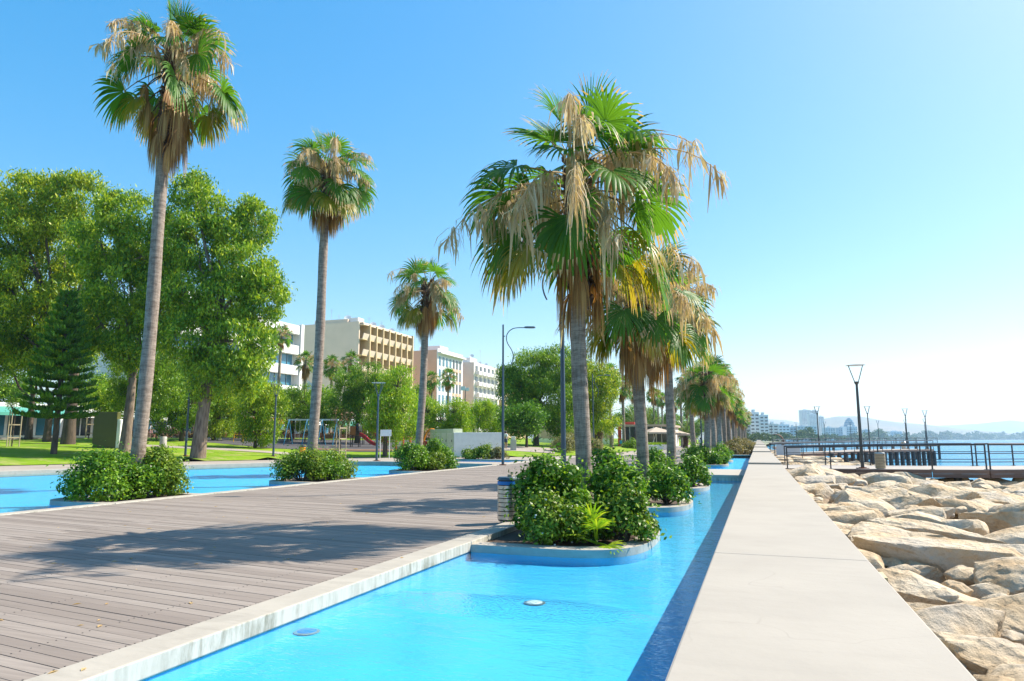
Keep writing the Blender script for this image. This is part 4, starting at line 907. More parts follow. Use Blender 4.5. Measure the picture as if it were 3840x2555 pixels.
ptree(2190, 82, [(2160, 1420, 80, 90), (2230, 1470, 80, 90), (2170, 1540, 80, 80), (2260, 1420, 50, 60), (2260, 1560, 50, 60)], 'yellow green tree between street lamp and date palm', 402, 'euc2', group=GT, trunk_r=.28, fork=.4, size=.27, n_per=190, dens=1.25, hang=.4, spread=.36, clump_r=1.25)
ptree(1975, 70, [(1950, 1590, 60, 40), (1990, 1570, 50, 45), (1920, 1570, 35, 35)], 'low dark pine beneath the big round tree', 403, 'pine', group=GT, trunk_r=.14, fork=.5, size=.28, n_per=80, dens=1.5, clump_r=.7, bark='darkbark')
ptree(425, 66, [(400, 1500, 40, 50), (425, 1540, 30, 40)], 'sunlit yellow green shrub tree above the olive panel', 404, 'lime', group=GT, trunk_r=.08, n_per=70, dens=1.6, clump_r=.6, size=.26)
ptree(840, 80, [(835, 1600, 35, 35), (815, 1620, 25, 25)], 'weeping round bush before the shop fronts', 405, 'lime', group=GT, trunk_r=.08, n_per=70, dens=1.6, clump_r=.6, size=.26, hang=.3)
bgi = 0
for x, d, y, r_ in [(20, 84, 1470, 90), (330, 88, 1480, 90), (560, 92, 1480, 80), (720, 90, 1440, 90), (1000, 96, 1500, 60), (1180, 95, 1490, 60), (1560, 112, 1480, 40), (2120, 120, 1560, 60), (2350, 160, 1560, 50), (2420, 180, 1570, 50), (2500, 200, 1580, 50), (2560, 230, 1590, 40), (2610, 220, 1600, 40)]:
    bgi += 1; ptree(x, d, [(x - r_ * .4, y + 20, r_ * .7, r_ * .7), (x + r_ * .4, y, r_ * .7, r_ * .8)], ['shady street tree behind the far left cars', 'street tree behind the pine', 'street tree behind the forked gum', 'street tree behind the peeling gum', 'street tree before the white office block', 'street tree below the balcony building', 'narrow tree below the pink block', 'tree behind the low cafe wall', 'tree behind the date palms', 'tree past the parasols', 'tree far down the lawn', 'tree beside the farthest palms', 'tree closing the promenade view'][bgi - 1], 500 + x, 'tleaf', group='street trees behind the park', trunk_r=.2, size=.4, n_per=70, dens=1.2, clump_r=1.1, bark='darkbark')
def norfolk(loc, H_, label, seed):
    rs = np.random.RandomState(seed); e = empty('norfolk_pine', loc, 0, label, 'tree', GT); MB().tube([(0, 0, 0), (.05, 0, H_ * .5), (0, 0, H_)], [.2, .13, .03], 10).build('trunk', M['darkbark'], e, 60); Vs, Fs = [], []; c = 0; bb = MB()
    nl = 17
    for i in range(nl):
        f = i / (nl - 1); z = 2.6 + (H_ - 2.75) * f; L = 1.95 * (1 - f) ** .75 + .38; nb = 6
        for k in range(nb):
            a = k * 6.283 / nb + i * .5 + rs.normal(0, .12); dr = np.array([math.cos(a), math.sin(a), 0]); bb.tube([(0, 0, z), tuple(dr * L * .6 + [0, 0, z - .1]), tuple(dr * L + [0, 0, z + .12])], [.035, .025, .01], 5)
            m = int(62 * L) + 20; t = rs.uniform(.3, 1.05, m); P = dr * (L * t)[:, None] + np.array([0, 0, z]) + np.stack([np.zeros(m), np.zeros(m), -.15 * np.sin(t * 3.1) + .12 * t ** 2], 1)
            sd_ = np.array([-dr[1], dr[0], 0]); P += sd_ * (rs.uniform(-.34, .34, m) * (.5 + .7 * (1 - np.abs(t - .6))))[:, None]; d = unit(dr * .5 + Z3 * 1.0 + rs.normal(0, .38, (m, 3))); s = unit(np.cross(d, rs.normal(0, 1, (m, 3)))); ll = rs.uniform(.26, .46, m)[:, None]
            for _ in (0, 1):
                V = np.stack([P - d * ll * .3, P + s * .055, P + d * ll * .8, P - s * .055], 1).reshape(-1, 3); Vs.append(V); Fs.append(np.arange(m * 4).reshape(-1, 4) + c); c += m * 4; s = unit(np.cross(d, s))
    bb.build('branches', M['darkbark'], e, 60); link('needles', np_mesh('needles', np.concatenate(Vs), np.concatenate(Fs), M['pine']), e)
norfolk(gd(205, 46), 11.0, 'young tiered pine standing on the lawn before the gum trees', 9)

def shrub(loc, r_, h, label, seed, leafm='dleaf', group='leafy shrubs in the pool planters', n=7000, size=.075, flowers=0, sprout=.26, name='shrub', lumps=26, ry=None, cat='shrub', shell=.72):
    rs = np.random.RandomState(seed); ry = ry or r_; e = empty(name, loc, 0, label, cat, group)
    d = unit(rs.normal(0, 1, (lumps, 3))); d[:, 2] = np.abs(d[:, 2]) * 1.15 - .1; LC = d * rs.uniform(.55, .86, lumps)[:, None] * [r_, ry, h * .8] + [0, 0, h * .22]; LR = np.minimum(r_, h) * rs.uniform(.24, .42, lumps)
    k = rs.randint(0, lumps, n); dd = unit(rs.normal(0, 1, (n, 3)) + [0, 0, .25]); rr = LR[k] * np.where(rs.random_sample(n) < .85, rs.uniform(shell, 1.05, n), rs.uniform(.3, 1.25, n))
    P = LC[k] + dd * rr[:, None]
    sp = rs.random_sample(n) < .12; P[sp] += dd[sp] * (rs.random_sample(sp.sum()) * sprout)[:, None] + [0, 0, .06]
    P[:, 2] = np.abs(P[:, 2]) + .02
    nn = unit(dd + rs.normal(0, .7, (n, 3)) + [0, 0, .5]); t = unit(np.cross(nn, rs.normal(0, 1, (n, 3)))); s = np.cross(nn, t); L = size * rs.uniform(.65, 1.35, n)[:, None]
    V = np.stack([P - t * L * .5, P + s * L * .27 + nn * L * .06, P + t * L * .55, P - s * L * .27 + nn * L * .06], 1).reshape(-1, 3)
    link('foliage', np_mesh('foliage', V, np.arange(n * 4).reshape(-1, 4), M[leafm]), e)
    b = MB()
    for i in range(12):
        q = LC[i % lumps]; b.tube([(q[0] * .15, q[1] * .15, -.02), tuple(q * [.5, .5, .5]), tuple(q * [.95, .95, .98])], [.02, .014, .006], 5)
    b.build('stems', M['darkbark'], e)
    if flowers:
        m = flowers; kk = rs.randint(0, lumps, m); q = unit(rs.normal(0, 1, (m, 3)) + [0, -.8, .3]); P = LC[kk] + q * (LR[kk] * 1.04)[:, None]; b = MB()
        for p in P: b.lathe([(.004, -.012), (.018, 0), (.012, .012)], 6, p)
        b.build('blossoms', M['flower'], e)
    return e
sh = lambda x, y, r_, h, t, s, **k: shrub((x, y, .0), r_, h, t, s, **k)
sh(-3.30, 11.3, .66, 1.26, 'tallest glossy green shrub in the hedge right beside the steel bin', 1, n=9500, size=.08)
sh(-2.3, 11.9, .64, 1.08, 'glossy green shrub on the pool side of the big shaggy palm', 2, n=9000, size=.08)
sh(-3.05, 10.25, .58, .62, 'low flowering shrub at the front of the bushy planter', 3, 'dleaf2', None, 6000) if False else None
shrub((-2.95, 10.4, 0), .60, .66, 'low shrub dotted with white blossom at the front of the bushy planter', 3, 'dleaf2', n=6500, size=.065, flowers=26)
shrub((-2.0, 10.75, 0), .45, .75, 'small loose shrub at the rounded end of the bushy planter', 4, 'dleaf2', n=4500, size=.07)
shrub((-3.5, 17.2, 0), .8, 1.2, 'shrub on the deck side of the second planter', 5, n=6500, size=.085)
shrub((-2.2, 17.3, 0), .62, .95, 'shrub on the water side of the second planter', 6, n=5500, size=.085)
shrub((-3.4, 24.0, 0), .75, 1.1, 'shrub on the deck side of the last planter before the bridge', 7, n=5000, size=.09)
shrub((-2.2, 24.0, 0), .65, .85, 'shrub on the water side of the last planter before the bridge', 8, n=4500, size=.09)
shrub((-16.2, 13.5, 0), 1.1, 1.05, 'wide shrub at the foot of the tallest leaning palm', 9, 'dleaf', n=9000, size=.085, ry=.8, flowers=20)
shrub((-15.9, 15.0, 0), .95, 1.25, 'taller shrub behind the leaning palm foot', 10, 'dleaf2', n=8000, size=.085, ry=.75)
shrub((-15.55, 14.25, 0), .62, .85, 'low front shrub hiding the foot of the tallest leaning palm', 41, 'dleaf', n=5000, size=.085)
shrub((-15.6, 22.6, 0), .65, .8, 'low front shrub before the slim middle palm trunk', 42, 'dleaf', n=4500, size=.09, flowers=8)
shrub((-15.6, 31.9, 0), .7, .85, 'low front shrub before the third far pool palm', 43, 'dleaf2', n=4000, size=.1)
shrub((-16.2, 21.9, 0), 1.0, 1.05, 'shrub left of the slim middle palm trunk', 11, 'dleaf2', n=7000, size=.09, ry=.8, flowers=10)
shrub((-15.9, 23.5, 0), .95, 1.05, 'shrub right of the slim middle palm trunk', 12, 'dleaf2', n=6500, size=.09, ry=.8)
shrub((-16.4, 30.9, 0), 1.15, 1.15, 'white flowered shrub left of the third far pool palm', 13, 'dleaf', n=7000, size=.1, ry=.95, flowers=24)
shrub((-15.9, 33.0, 0), 1.0, 1.45, 'dark dense round shrub right of the third far pool palm', 14, 'dleaf', n=7000, size=.1)
shrub((-3.6, 44.6, 0), 1.0, 1.0, 'dark shrub under the low palm past the bridge', 15, n=5000, size=.12)
shrub((-2.4, 44.3, 0), .7, .6, 'low dark shrub at the round end past the bridge', 16, n=3500, size=.12)
shrub((-2.9, 52.4, 0), 1.1, 1.0, 'dark shrub at the far end of the second pool', 17, n=5000, size=.13)
for i in range(9):
    shrub((-2.6 + (i % 2) * .7, 69.5 + i * 4.4, 0), 1.7, 1.15 + .1 * (i % 3), 'olive brown shrub in the clipped hedge past the second pool', 20 + i, 'olive', 'olive brown hedge shrubs past the second pool', n=4200, size=.17, ry=2.3)
shrub((-1.2, 118, 0), 1.0, .95, 'pale yellow green clipped shrub at the end of the hedge', 31, 'greyshrub', None, 1800, .2)
GS = 'round shrubs at the lawn corner'
for x, d, r_, h, t in [(2115, 66, 1.3, 1.55, 'grey green round shrub behind the tall street lamp'), (2150, 70, 1.5, 1.8, 'larger round shrub left of the shaggy palm trunk'), (2222, 68, 1.2, 1.25, 'grey green round shrub right of the shaggy palm trunk')]:
    shrub(gd(x, d), r_, h, t, int(x), 'greyshrub', GS, 4200, .13)
GW = 'yellowish shrubs before the pale wall'
for x, r_, h, t in [(1765, .9, .75, 'low shrub by the left corner of the pale wall'), (1818, .9, .95, 'bushiest yellow green shrub before the pale wall'), (1868, .75, .75, 'rusty tinted shrub by the street lamp foot')]:
    shrub(gd(x, 53.5), r_, h, t, int(x), 'greyshrub' if x > 1850 else 'dleaf2', GW, 2600, .13)
for i in range(14):
    x = 130 + i * 130; shrub(gd(x, 83 + 4 * math.sin(i)), 3.2, .95, 'pinkish dry rose hedge shrub along the park road', 60 + i, 'rose', 'rose hedge along the park road', n=2200, size=.2, ry=1.2)
# ================================================================== BUILDINGS
XF = -75.
def bld(name, y, label, x=XF): 
    return empty(name, (x, y, 0), 0, label, 'building', 'apartment and office blocks behind the park')
def ztop(x, y, X, Y): return float(atd(x, y, -X * math.sin(YAW) + Y * math.cos(YAW))[2])
def dish(e, x, y, z, r_=.55):
    o = MB().lathe([(r_ * .05, .0), (r_ * .6, .06), (r_, .2), (r_ * .97, .2), (r_ * .5, .08)], 14).build('satellite_dish', M['white'], e, 60, (x, y, z + .5)); o.rotation_euler = (R(60), 0, R(20)); MB().tube([(x, y, z - .2), (x, y, z + .5)], .04, 5).build('dish_mast', M['steel'], e)
def antenna(e, x, y, z, h=2.5):
    b = MB().tube([(x, y, z - .2), (x, y, z + h)], .03, 4)
    for k in range(4): b.bar((x - .45 + .1 * k, y, z + h - .1 - .22 * k), (x + .45 - .1 * k, y, z + h - .1 - .22 * k), .02, .02)
    b.build('antenna', M['bgrey'], e)
def roof_box(e, x0, x1, y0, y1, z, h, m='bwhite', n='roof_housing'): MB().box(x0, x1, y0, y1, z - .1, z + h).build(n, M[m], e)
# --- white office block with window strips
e = bld('office_block', 70, 'white office block with long blue window strips behind the gum tree'); zt = ztop(1145, 1226, XF, 100)
MB().box(-18, -1.2, 0, 30, 0, zt - .15).build('wall', M['bwhite'], e)
fl = 3.55; k = 0; z = zt
while z > 3:
    MB().box(-1.25, .0, -.2, 29.2, z - 1.55, z).build('spandrel_band', M['bwhite'], e)
    nb = 19
    for i in range(nb):
        y0 = .3 + i * 1.5
        w_ = MB().box(-1.12, -1.06, y0 + .06, y0 + 1.44, z - fl + .06, z - 1.6).build('window', M['glass'], e)
        MB().box(-1.15, -1.0, y0 - .05, y0 + .05, z - fl, z - 1.55).build('mullion', M['lampdark'], w_)
    z -= fl
MB().box(-1.4, .25, 29.3, 30.1, 0, zt + .3).build('end_frame', M['bwhite'], e)
MB().box(-1.19, -.6, 0, 29.2, zt - .149, zt - .05).build('soffit', M['bgrey'], e) if False else None
roof_box(e, -14, -6, 6, 14, zt, 3.0); antenna(e, -6, 27, zt, 3.5)
# --- balcony apartment building
e = bld('apartment_building', 118, 'beige apartment building with deep tan balcony grid and blank side wall'); zt = ztop(1340, 1206, XF, 118)
MB().box(-22, -1.5, 0, 21.5, 0, zt).build('wall', M['bbeige'], e)
MB().box(-1.5, .05, -.0, .32, 0, zt + .05).build('end_wall', M['bbeige'], e)
nb = 8; bw = 21.2 / nb; fl = 3.25
for i in range(1, nb + 1): MB().box(-1.49, 1.15, i * bw - .17, i * bw + .17, 0, zt - .35 if i < nb else zt).build('fin', M['btan'], e)
f = 0; z = zt - .25
while z > 4:
    MB().box(-1.49, .75, .34, nb * bw - .18, z - .12, z + .12).build('floor_slab', M['btan'], e)
    for i in range(nb):
        y0, y1 = i * bw + .18, (i + 1) * bw - .18
        if i == 0: y0 = .35
        zb = z - fl
        b = MB().add([(.75, y0, zb + .125), (.75, y1, zb + .125), (1.05, y1, zb + 1.15), (1.05, y0, zb + 1.15), (.62, y0, zb + .125), (.62, y1, zb + .125), (.92, y1, zb + 1.15), (.92, y0, zb + 1.15)], [(0, 1, 2, 3), (7, 6, 5, 4), (3, 2, 6, 7), (0, 3, 7, 4), (1, 5, 6, 2), (0, 4, 5, 1)])
        b.build('balcony_parapet', M['bbeige'], e)
        MB().box(-1.499, -1.46, y0 + .02, y1 - .02, zb + .13, z - .13).build('back_wall', M['bcream'] if (i * 3 + f) % 4 else M['btan'], e)
        w_ = MB().box(-1.455, -1.41, y0 + .5, y1 - .35, zb + .3, zb + 2.35).build('window', M['darkglass'] if (i + f * 2) % 3 else M['shutter'], e)
        MB().box(-1.45, -1.38, (y0 + y1) / 2 - .0, (y0 + y1) / 2 + .07, zb + .3, zb + 2.35).build('frame', M['white'], w_)
        if (i * 5 + f * 3) % 7 == 0: MB().box(-1.4, -1.05, y0 + .1, y0 + .85, zb + 2.4 - .5, zb + 2.4).build('air_conditioner', M['white'], e)
    z -= fl; f += 1
MB().box(-1.49, .9, .34, nb * bw - .18, zt - .62, zt - .2).build('roof_beam', M['bbeige'], e)
roof_box(e, -11, -3, .5, 4, zt, .8, 'bbeige'); roof_box(e, -3.2, -1, 1.2, 3.4, zt - .1, 1.2)
for x, y in ((-4, 2), (-1.6, 8), (-1.6, 11.5), (-2, 16.5)): dish(e, x, y, zt + (.6 if y < 4 else 0), .8)
for x, y in ((-8, 2), (-6.5, 2.5), (-2, 7), (-2.5, 13)): antenna(e, x, y, zt, 3.4 if x < -7 else 2.2)
# --- pink block with glazed front
e = bld('apartment_building', 154, 'pink sided block with white glazed front past the balcony building'); zt = ztop(1643, 1312, XF, 154)
MB().box(-24, 0, 0, 15.5, 0, zt).build('wall', M['bpink'], e); MB().box(0, .25, -.05, 15.55, 0, zt + .35).build('front_wall', M['bwhite'], e)
for c in range(7):
    y0 = .7 + c * 2.1; z = zt - 1.6
    while z > 4:
        w_ = MB().box(.26, .30, y0, y0 + 1.25, z - 2.3, z).build('window', M['glass'] if c < 4 else M['darkglass'], e); MB().box(.26, .38, y0 + .58, y0 + .66, z - 2.3, z).build('frame', M['white'], w_)
        if c >= 4: MB().box(.26, .34, y0 - .2, y0 + 1.45, z - 3.1, z - 2.4).build('spandrel', M['bpink'], e)
        z -= 3.2
MB().box(.2, 1.3, -.1, 15.6, zt - .9, zt - .5).build('canopy', M['bwhite'], e)
roof_box(e, -9, -3, 8, 13, zt, 2.2); roof_box(e, -20, -16, 1, 2.2, zt, 1.0, 'bgrey', 'water_tank'); roof_box(e, -13, -10, 1, 2.2, zt, .9, 'bgrey', 'water_tank'); antenna(e, -8, 3, zt, 4)
# --- white balcony block
e = bld('apartment_building', 178, 'white balcony block left of the big round tree'); zt = ztop(1787, 1358, XF, 178)
MB().box(-20, 0, 0, 20, 0, zt).build('wall', M['bcream'], e)
z = zt - .5
while z > 4:
    for c in range(6):
        y0 = .8 + c * 3.2; MB().box(0, 1.3, y0, y0 + 2.3, z - 3.0, z - 2.0).build('balcony', M['bwhite'], e)
        w_ = MB().box(.01, .06, y0 + .3, y0 + 2.0, z - 2.0, z - .4).build('window', M['darkglass'], e); MB().box(.02, .1, y0 + 1.1, y0 + 1.2, z - 2.0, z - .4).build('frame', M['white'], w_)
    z -= 3.15
roof_box(e, -6, -2, 2, 7, zt, 1.6); 
for y in (3, 9, 14): dish(e, -2, y, zt + (1.5 if y < 7 else 0), .7)
antenna(e, -3, 12, zt, 5); antenna(e, -8, 4, zt, 3)
e = bld('apartment_building', 203, 'tan block half hidden by the big round tree'); zt = ztop(1865, 1398, XF, 203); MB().box(-18, 0, 0, 22, 0, zt).build('wall', M['btan'], e)
for c in range(6):
    for q in range(5): MB().box(.01, .06, 1 + c * 3.4, 3 + c * 3.4, zt - 2.6 - q * 3.2, zt - 1.1 - q * 3.2).build('window', M['darkglass'], e)
e = empty('apartment_building', (-100, 20, 0), 0, 'white building glimpsed between the dark left trunks', 'building', 'apartment and office blocks behind the park'); MB().box(-15, 0, 0, 44, 0, 14).build('wall', M['bwhite'], e)
for q in range(3):
    for c in range(10): MB().box(.01, .07, 1.5 + c * 4.2, 4.2 + c * 4.2, 3.2 + q * 3.6, 5.2 + q * 3.6).build('window', M['glass'], e)
# --- shops along the road
cols = ['bwhite', 'bcream', 'bgrey', 'bwhite', 'bcream', 'bwhite']; aw = ['greenawn', 'white', 'blueawn', 'redroof', 'white', 'greenawn']
lbl = ['shop with green awning behind the left trunks', 'shop with pale awning behind the gum trees', 'shop with blue awning beside the weeping bush', 'shop with red awning behind the swings', 'shop with white awning behind the slides', 'shop with green awning behind the pale tree']
for i in range(6):
    y = 42 + i * 12.5; e = empty('shop', (-71.5, y, 1.6), 0, lbl[i], 'shop', 'shops along the park road'); MB().box(-6, 0, 0, 12.3, -.5, 3.6).build('wall', M[cols[i]], e)
    for c in range(4):
        w_ = MB().box(.01, .06, .5 + c * 2.95, 3.1 + c * 2.95, .3, 2.5).build('window', M['glass'] if c % 2 else M['darkglass'], e); MB().box(.02, .1, 1.75 + c * 2.95, 1.85 + c * 2.95, .3, 2.5).build('frame', M['white'], w_)
    MB().add([(.02, .3, 3.2), (.02, 12, 3.2), (2.0, 12, 2.55), (2.0, .3, 2.55), (2.0, 12, 2.25), (2.0, .3, 2.25)], [(0, 3, 2, 1), (3, 5, 4, 2)]).build('awning', M[aw[i]], e)
struct(MB().box(-71, -60, -40, 330, 1.2, 1.66).build('road', M['asphalt']))

# ================================================================== PARK FURNITURE
def patch(name, xs, d0, d1, m, dz=.06):
    nx, nd = 40, 8; V = []
    for i in range(nx + 1):
        x = xs[0] + (xs[1] - xs[0]) * i / nx
        for j in range(nd + 1):
            a, b = d0(x) if callable(d0) else d0, d1(x) if callable(d1) else d1; p = gd(x, a + (b - a) * j / nd); V.append((p[0], p[1], p[2] + dz))
    i = np.arange((nx + 1) * (nd + 1)).reshape(nx + 1, nd + 1); return struct(link(name, np_mesh(name, V, np.stack([i[:-1, :-1], i[1:, :-1], i[1:, 1:], i[:-1, 1:]], -1).reshape(-1, 4), M[m], smooth=True)))
patch('playground_surface', (740, 1640), lambda x: 60.5 + max(0, (1000 - x)) * .022, 78, 'rubber')
patch('sand_strip', (1150, 1560), 61.2, 62.6, 'ochre', .09)
patch('park_path', (430, 1260), lambda x: 55.5 - (x - 700) * .0035, lambda x: 57.8 - (x - 700) * .0045, 'paving')
patch('garden_path', (1890, 2080), 63, 72, 'paving')
patch('park_path', (-60, 900), 74, 76, 'asphalt')
# --- swing
p = gd(1075, 67); sw = empty('swing_set', p, YAW, 'blue and white playground swing frame beside the slim palm trunk', 'swing'); S_ = 67 / FPX; W = 190 * S_; Hh = 2.45
MB().bar((0, 0, Hh), (W, 0, Hh), .11, .14).build('top_beam', M['white'], sw)
for x in (.15, W * .38, W * .68, W - .15):
    for s in (-1, 1): MB().tube(bezier([((x, 0, Hh), (x - .1 * s, s * .25, Hh), (x - .05, s * .4, Hh * .8), (x + .12 * s, s * .95, 0))], 8), .045, 7).build('leg', M['swingblue'], sw, 60)
for x in (W * .2, W * .53):
    for q in (-.22, .22): MB().tube([(x + q, 0, Hh), (x + q, 0, .55)], .012, 4).build('chain', M['steel'], sw)
    MB().box(x - .25, x + .25, -.1, .1, .5, .55).build('seat', M['binblack'], sw)
# --- slides
for x, t, s in [(1318, 'red slide with brown tower, the nearer of the pair', 1.0), (1362, 'red slide with brown tower behind its twin', .92)]:
    d = 66 if s == 1 else 70; p = gd(x, d); e = empty('slide', p, YAW, t, 'slide', 'playground slides')
    for a in (0, .75):
        for b in (-.35, .35): MB().tube([(a, b, 0), (a, b, 1.95 * s)], .04, 6).build('post', M['binblack'], e)
    MB().box(-.05, .8, -.4, .4, 1.12, 1.18).build('platform', M['ochre'], e); MB().box(-.07, -.02, -.42, .42, 1.2, 2.0).build('side_panel', M['brownpanel'], e); MB().box(-.02, .45, -.45, -.40, 1.2, 2.0).build('side_panel', M['brownpanel'], e)
    MB().lathe([(.02, 2.3), (.28, 2.25), (.42, 2.02), (.45, 1.6)], 12, (.62, 0, 0), sx=.7).build('hood', M['binblack'], e, 50)
    path = bezier([((.75, 0, 1.2), (1.3, 0, 1.1), (1.7, 0, .2), (2.5, 0, .22))], 12); b = MB(); b2 = MB()
    for s0, s1 in zip(path[:-1], path[1:]):
        b2.add([s0 + Vector((0, -.22, .01)), s1 + Vector((0, -.22, .01)), s1 + Vector((0, .22, .01)), s0 + Vector((0, .22, .01))], [(0, 1, 2, 3)])
    for q in (-.25, .25):
        b = MB()
        for s0, s1 in zip(path[:-1], path[1:]): b.bar(s0 + Vector((0, q, .08)), s1 + Vector((0, q, .08)), .06, .3)
        b.build('chute_side', M['red'], e)
    b2.build('chute_bed', M['white'], e)
    for k in range(5): MB().bar((-.25 + k * .045, -.3, .22 * (k + 1)), (-.25 + k * .045, .3, .22 * (k + 1)), .04, .04).build('rung', M['steel'], e)
# --- climbing frame
p = gd(1485, 61.5); e = empty('climbing_frame', p, YAW, 'red posted climbing frame with yellow arches behind the third palm', 'climbing frame')
for x in (0, .62, 1.26): MB().lathe([(.10, 0), (.10, 1.15), (.06, 1.3)], 10, (x, 0, 0)).build('post', M['redpost'], e, 40)
for x0, x1, z in ((0, .62, .95), (.62, 1.26, 1.25), (.62, 1.26, .5)): MB().tube([(x0, 0, z), (x1, 0, z)], .03, 6).build('rung', M['orange'], e)
for x in (.5, 1.1, 1.7): MB().tube([(x, -.5, 0), (x + .25, -.5, 1.1)], .025, 5).build('brace', M['redpost'], e)
for o in (0, .5): MB().tube(bezier([((2.4, o, .2), (2.4, o, 2.6), (3.9, o, 2.6), (3.9, o, .2))], 14), .05, 7).build('arch', M['orange'], e, 60)
MB().box(2.3, 2.9, -.2, .3, .35, .9).build('seat_panel', M['redpost'], e)
# --- benches
GBn = 'benches in the playground'
for x, d, t in [(1055, 72, 'wooden bench left of the swings'), (1120, 72, 'wooden bench behind the first swing'), (1182, 74, 'wooden bench behind the slim palm trunk'), (1237, 71, 'wooden bench right of the slim palm trunk'), (1300, 73, 'dark bench before the slide tower')]:
    e = empty('bench', gd(x, d), YAW, t, 'bench', GBn)
    for z in (.56, .70, .84): MB().box(-.85, .85, .20, .24, z - .055, z + .055).build('back_slat', M['benchwood'], e)
    for y in (-.2, -.05, .1): MB().box(-.85, .85, y - .06, y + .06, .42, .46).build('seat_slat', M['benchwood'], e)
    for x0 in (-.65, .65): MB().bar((x0, .22, .9), (x0, .05, 0), .05, .05).bar((x0, -.25, .41), (x0, .2, .41), .05, .04).bar((x0, -.22, .42), (x0, -.22, 0), .05, .05).build('leg', M['binblack'], e)
e = empty('barrier', gd(875, 68), YAW, 'yellow tubular barrier at the playground entrance', 'barrier')
for x in (0, .95):
    MB().tube([(x, 0, 0), (x, 0, .75), (x + .05, 0, .8), (x + .85, 0, .8), (x + .9, 0, .75), (x + .9, 0, 0)], .035, 7).build('hoop', M['yellow'], e); MB().tube([(x + .08, 0, .8), (x + .08, 0, .45), (x + .3, 0, .45), (x + .3, 0, .8)], .03, 6).build('inner_loop', M['yellow'], e)
p = gd(1135, 50.5); e = empty('litter_bin', p, 0, 'orange litter bin on a short pole at the path', 'litter bin'); MB().tube([(0, 0, 0), (0, 0, .4)], .03, 6).build('pole', M['binblack'], e); MB().lathe([(.17, .36), (.21, .40), (.22, .95)], 16).build('bucket', M['orange'], e, 40); MB().lathe([(.225, .95), (.225, 1.0), (.12, 1.08)], 16).build('rim', M['binblack'], e, 40)
# --- staked saplings
GK = 'saplings in timber stakes'
def staked(x, d, h, t, seed, leafm=None, r_=.45):
    p = gd(x, d); e = empty('staked_sapling', p, rng.uniform(0, 1), t, 'sapling', GK)
    for k in range(3):
        a = k * 2.09; MB().tube([(r_ * math.cos(a), r_ * math.sin(a), 0), (r_ * math.cos(a), r_ * math.sin(a), h)], .04, 6).build('stake', M['stake'], e)
    for z in (h * .25, h * .6, h * .92):
        for k in range(3):
            a, b = k * 2.09, (k + 1) * 2.09; MB().bar((r_ * math.cos(a), r_ * math.sin(a), z), (r_ * math.cos(b), r_ * math.sin(b), z), .03, .08).build('cross_slat', M['stake'], e)
    rs = np.random.RandomState(seed); b = MB().tube([(0, 0, 0), (.03, 0, h * 1.0)], [.05, .03], 6)
    tips = []
    for k in range(16):
        a = rs.uniform(0, 6.28); q = (math.cos(a) * rs.uniform(.2, .8), math.sin(a) * rs.uniform(.2, .8), h * rs.uniform(1.05, 1.5)); b.tube([(.03, 0, h * rs.uniform(.8, 1)), (q[0] * .5, q[1] * .5, h * 1.05), q], [.02, .014, .005], 4); tips.append(q)
    b.build('stem', M['darkbark'], e); V, F = leaves(np.array(tips), 26 if leafm else 14, .16, .16, rs); link('leaf_tuft', np_mesh('leaf_tuft', V, F, M[leafm or 'rose']), e)
staked(1277, 54.5, 2.6, 'nearly bare sapling in tall timber stakes before the swings', 1)
staked(45, 51, 2.7, 'sapling in timber stakes at the lawn corner', 2, 'tleaf')
staked(970, 63, 2.4, 'sapling stakes under the drooping pepper tree', 3, 'euc')
staked(330, 64, 2.3, 'sapling stakes left of the olive panel', 4, 'tleaf'); staked(770, 72, 2.4, 'sapling stakes right of the peeling gum', 5, 'lime'); staked(585, 66, 2.6, 'sapling stakes behind the stone bollard', 6, 'euc')
staked(1690, 88, 2.8, 'sapling stakes behind the utility cabinet', 7, 'lime'); staked(1830, 92, 2.8, 'sapling stakes left of the big round tree', 8, 'lime')
# --- boxes, walls, signs
p = gd(345, 53); e = empty('display_panel', p, YAW, 'tall plain olive green panel box with white side on the lawn', 'panel'); MB().box(0, 1.78, 0, .5, 0, 2.75).build('body', M['olivepanel'], e, bevel=.02); MB().box(1.80, 1.98, .03, .47, 0, 2.2).build('white_side', M['white'], e); MB().box(2.3, 2.75, .2, .3, 0, 2.5).build('white_sheet', M['white'], e)
p = gd(1702, 58); e = empty('wall_block', p, YAW, 'pale plain rendered wall block behind the yellowish shrubs', 'wall'); MB().box(0, 4.05, 0, 1.6, -.1, 1.98).build('body', M['palewall'], e, bevel=.02)
p = gd(1700, 58); q = gd(1612, 61.5); a = math.atan2(p[1] - q[1], p[0] - q[0]); L = float(np.hypot(*(p - q)[:2])); e = empty('utility_cabinet', q, a, 'pale green utility cabinet with louvred doors beside the pale wall', 'cabinet')
MB().box(0, L - .05, 0, .9, -.1, 1.95).build('body', M['cabinet'], e, bevel=.015)
for k in range(4):
    x0 = .1 + k * (L - .2) / 4; dr = MB().box(x0 + .03, x0 + (L - .2) / 4 - .05, -.03, .01, .1, 1.8).build('door', M['cabinet'], e, bevel=.006); b = MB()
    for s in range(14): b.box(x0 + .1, x0 + (L - .2) / 4 - .14, -.05, -.029, .25 + s * .1, .29 + s * .1)
    b.build('louvre', M['palewall'], dr); MB().box(x0 + (L - .2) / 4 - .11, x0 + (L - .2) / 4 - .07, -.07, -.029, .85, 1.05).build('handle', M['binblack'], dr)
e = empty('sign_board', gd(1446, 54), YAW, 'blank white sign board on two posts before the weeping tree', 'sign'); MB().box(-.43, .43, -.04, .0, 1.75, 2.25).build('board', M['white'], e, bevel=.01)
for x in (-.42, .3): MB().tube([(x, .03, 0), (x, .03, 1.9)], .03, 6).build('post', M['palewall'], e)
